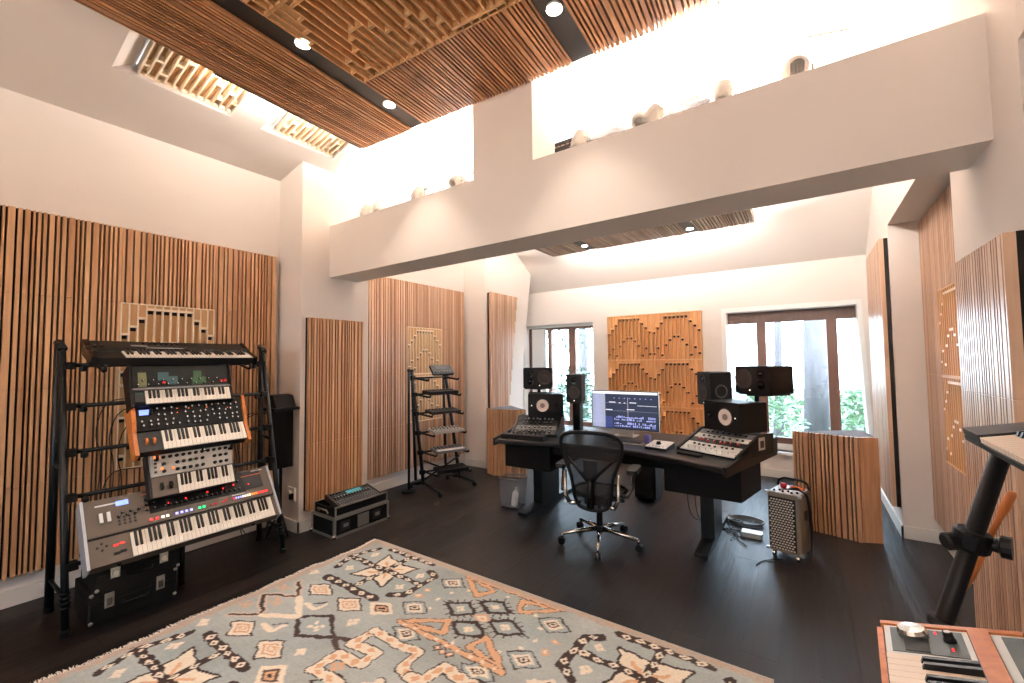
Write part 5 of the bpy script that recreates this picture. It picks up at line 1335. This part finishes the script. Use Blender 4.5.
m_ = MB(); m_.tube([PL(A, B, .86), PL(A, B, .92), PL(A, B, .95), PL(A, B, .99), B], [.008, .008, .013, .012, .008], 'orange_wood', 12); m_.build('head', None, o)

# ------------------------------------------------------------------ outdoors
gr = MB(); gr.box((-14, YB+.5, -.25), (10, 30, -.2)); tag(gr.build('lawn', 'ground_out'), 'pale ground outside the windows', 'ground'); bpy.data.objects['lawn']['kind'] = 'structure'
gr = MB(); gr.box((-14, -14, -.25), (10, Y0-.4, -.2)); q = gr.build('terrace', 'ground_out'); q['kind'] = 'structure'
def bush(label, x, y, r, h, m, seed, z0=-.2, group=None):
    rng = random.Random(seed); o = thing('leafy_shrub', label, 'shrub', (x, y, z0), group=group)
    b = MB()
    for k in range(1300):
        a = rng.uniform(0, 2*math.pi); t = rng.random(); rr = r*math.sqrt(rng.random())*(1-.5*t); p = Vector((x+rr*math.cos(a), y+rr*math.sin(a), z0+.05+h*t))
        u = Vector((rng.uniform(-1, 1), rng.uniform(-1, 1), rng.uniform(-.4, .8))).normalized(); v = u.cross(Vector((rng.uniform(-1, 1), rng.uniform(-1, 1), 1))).normalized(); s = rng.uniform(.07, .14)
        b.quad(p, p+u*s*.5+v*s*.25, p+u*s, p+u*s*.5-v*s*.25, m=m)
    b.build('foliage', None, o)
    b = MB()
    for k in range(5): a = 2*math.pi*k/5; b.tube([(x, y, z0), (x+r*.3*math.cos(a), y+r*.3*math.sin(a), z0+h*.5)], .015, 'trunk_bark', 5)
    b.build('stem', None, o)
def tree(label, x, y, r, h, m, seed, group=None, crown=True):
    rng = random.Random(seed); o = thing('garden_tree', label, 'tree', (x, y, -.2), group=group)
    MB().tube([(x, y, -.2), (x+.05, y, h*.4), (x-.04, y, h)], [r, r*.85, r*.6], 'trunk_bark', 10).build('trunk', None, o)
    if crown:
        b = MB()
        for k in range(900):
            a = rng.uniform(0, 2*math.pi); rr = 1.6*math.sqrt(rng.random()); p = Vector((x+rr*math.cos(a), y+rr*math.sin(a), h*.42+rng.random()*h*.7)); u = Vector((rng.uniform(-1, 1), rng.uniform(-1, 1), rng.uniform(-.6, .6))).normalized(); v = u.cross(Vector((rng.uniform(-1, 1), rng.uniform(-1, 1), 1))).normalized(); s = rng.uniform(.10, .22)
            b.quad(p, p+u*s*.5+v*s*.25, p+u*s, p+u*s*.5-v*s*.25, m=m)
        b.build('crown', None, o)
bush('light green shrub outside, low in the wide right window', -.55, 9.0, .7, 1.35, 'foliage_light', 1)
bush('pale green shrub outside, between the posts of the wide right window', .75, 9.4, .55, 1.15, 'foliage_light', 2)
bush('green shrub outside the left window behind the slim loudspeaker', -4.4, 8.9, .7, 1.5, 'foliage_dark', 3)
tree('leafy tree outside the left window', -5.2, 11.0, .14, 4.6, 'foliage_dark', 4)
tree('broad tree trunk outside the wide right window', .14, 10.2, .24, 6.5, 'foliage_light', 5, crown=False)
tree('thin tree trunk outside, left of the broad trunk', -.55, 11.5, .09, 6.5, 'foliage_light', 6, crown=False)
o = thing('garden_railing', 'horizontal metal railing outside the left window', 'railing', (-4.6, 8.0, -.2))
for z in (.35, .6, .85, 1.1, 1.3): MB().box((-6.2, 8.0, z), (-2.9, 8.02, z+.025), 'rail_metal').build('rail', None, o)
for x in (-6.0, -4.6, -3.2): MB().box((x, 7.98, -.2), (x+.04, 8.03, 1.34), 'rail_metal').build('post', None, o)

# ------------------------------------------------------------------ lights
def area(name, loc, rot, sx, sy, e, col):
    l = bpy.data.lights.new(name, 'AREA'); l.shape = 'RECTANGLE'; l.size = sx; l.size_y = sy; l.energy = e; l.color = col
    o = bpy.data.objects.new(name, l); C.objects.link(o); o.location = loc; o.rotation_euler = rot; return o
for x in (-2.9, -1.7, -.5):  # unseen uplights added behind the camera to fill the foreground
    o = thing('fill_uplight', 'white uplight added unseen behind the camera as fill light', 'added fill light', (x, Y0+.1, 2.5), group='added fill uplights behind the camera')
    MB().prism([(0, 0), (.12, .04), (.14, .14), (0, .14)], x-.12, x+.12, ax=0, m='lamp_white')
    b = MB(T(0, Y0, 2.5)); b.prism([(.0, 0), (.10, .03), (.12, .12), (0, .12)], x-.12, x+.12, ax=0, m='lamp_white'); b.build('shade', None, o)
    l = bpy.data.lights.new('fill_uplight_beam', 'SPOT'); l.energy = 115; l.color = (1, .86, .75); l.spot_size = R(160); l.spot_blend = 1.; l.shadow_soft_size = .06
    lo = bpy.data.objects.new('fill_uplight_beam', l); C.objects.link(lo); lo.location = (x, Y0+.1, 2.66); lo.rotation_euler = Vector((0, .5, 1)).to_track_quat('-Z', 'Y').to_euler()
for x, a, lb in sp:
    l = bpy.data.lights.new('spotlight_beam', 'SPOT'); l.energy = 130; l.color = (1, .91, .83); l.spot_size = R(112); l.spot_blend = .8; l.shadow_soft_size = .05
    lo = bpy.data.objects.new('spotlight_beam', l); C.objects.link(lo); d = Vector(a).normalized(); lo.location = Vector((x, 2.58, 3.04))+d*.06
    lo.rotation_euler = d.to_track_quat('-Z', 'Y').to_euler()
s_ = MB(Matrix.Translation((-3.235, 1.75, 3.52)) @ Matrix.Rotation(R(3), 4, 'Z')); s_.box((-.012, -.6, -.015), (0.01, .6, .02), 'dark_grey'); s_.build('added_strip_housing', None, c1)  # unseen strip added on the near panel's edge to brighten the left slope
lo = area('added_cove_light', (-3.26, 1.75, 3.535), Vector((-1, 0, .75)).to_track_quat('-Z', 'Y').to_euler(), .03, 1.2, 8, (1, .90, .79)); lo.rotation_euler = frame((0, 0, 0), (.6, 0, .8), (0, 1, 0)).to_euler()
if (lo.rotation_euler.to_matrix() @ Vector((0, 0, -1))).x > 0: lo.rotation_euler = frame((0, 0, 0), (.6, 0, .8), (0, -1, 0)).to_euler()
for (x, y, sx_, sy_) in ((-2.2, 2.2, 1.4, .06), (-1.0, 2.2, 1.0, .06)):  # unseen strips added on top of the near panel to brighten the ceiling
    s_ = MB(); s_.box((x-sx_/2-.01, y-sy_/2, 3.565), (x+sx_/2+.01, y+sy_/2, 3.58), 'dark_grey'); s_.build('added_strip_housing', None, c1)
    lo = area('added_cove_light', (x, y, 3.60), (math.pi, 0, 0), sx_, sy_, 50, (1, .88, .76))
s_ = MB(); s_.box((-3.0, 5.622, 3.15), (-.5, 5.64, 3.19), 'dark_grey'); s_.build('added_strip_housing', None, c2)  # unseen strip added to brighten the back wall top and hip
lo = area('added_cove_light', (-1.75, 5.65, 3.17), (R(130), 0, 0), 2.4, .03, 20, (1, .98, .96))
for (x, y, sx_, sy_) in ((-1.8, 5.45, 2.4, .06), (-2.95, 4.2, .06, 2.2), (-.55, 4.2, .06, 2.2)):  # unseen strips added on the far panel to brighten the back room
    s_ = MB(); s_.box((x-sx_/2-.01, y-sy_/2, 3.225), (x+sx_/2+.01, y+sy_/2, 3.24), 'dark_grey'); s_.build('added_strip_housing', None, c2)
    lo = area('added_cove_light', (x, y, 3.26), (math.pi, 0, 0), sx_, sy_, 120, (1, .97, .95))
w = bpy.data.worlds.new('sky'); bpy.context.scene.world = w; w.use_nodes = True
nt = w.node_tree; bg = nt.nodes['Background']
tc = nt.nodes.new('ShaderNodeTexCoord'); sx = nt.nodes.new('ShaderNodeSeparateXYZ'); rp = nt.nodes.new('ShaderNodeValToRGB')
nt.links.new(tc.outputs['Generated'], sx.inputs[0]); nt.links.new(sx.outputs['Z'], rp.inputs['Fac'])
rp.color_ramp.elements[0].color = (.74, .87, 1, 1); rp.color_ramp.elements[1].color = (.5, .72, 1, 1)
nt.links.new(rp.outputs['Color'], bg.inputs['Color']); bg.inputs['Strength'].default_value = 9

# ------------------------------------------------------------------ camera
yaw, pit, rol = R(34.6), R(2.7), R(-.6)
fw = Vector((-math.sin(yaw)*math.cos(pit), math.cos(yaw)*math.cos(pit), math.sin(pit)))
rt = Vector((math.cos(yaw), math.sin(yaw), 0)); up = rt.cross(fw)
rt, up = rt*math.cos(rol)+up*math.sin(rol), up*math.cos(rol)-rt*math.sin(rol)
M = Matrix.Identity(4)
for i in range(3): M[i][0] = rt[i]; M[i][1] = up[i]; M[i][2] = -fw[i]
M[2][3] = 1.55
cam = bpy.data.cameras.new('camera'); co = bpy.data.objects.new('camera', cam); C.objects.link(co); co.matrix_world = M
cam.sensor_width = 36; cam.lens = 425/1024*36; cam.clip_start = .02; cam.clip_end = 200
sc = bpy.context.scene; sc.camera = co
sc.view_settings.view_transform = 'Standard'; sc.view_settings.look = 'None'; sc.view_settings.gamma = 1; sc.view_settings.use_curve_mapping = False
sc.view_settings.exposure = .95
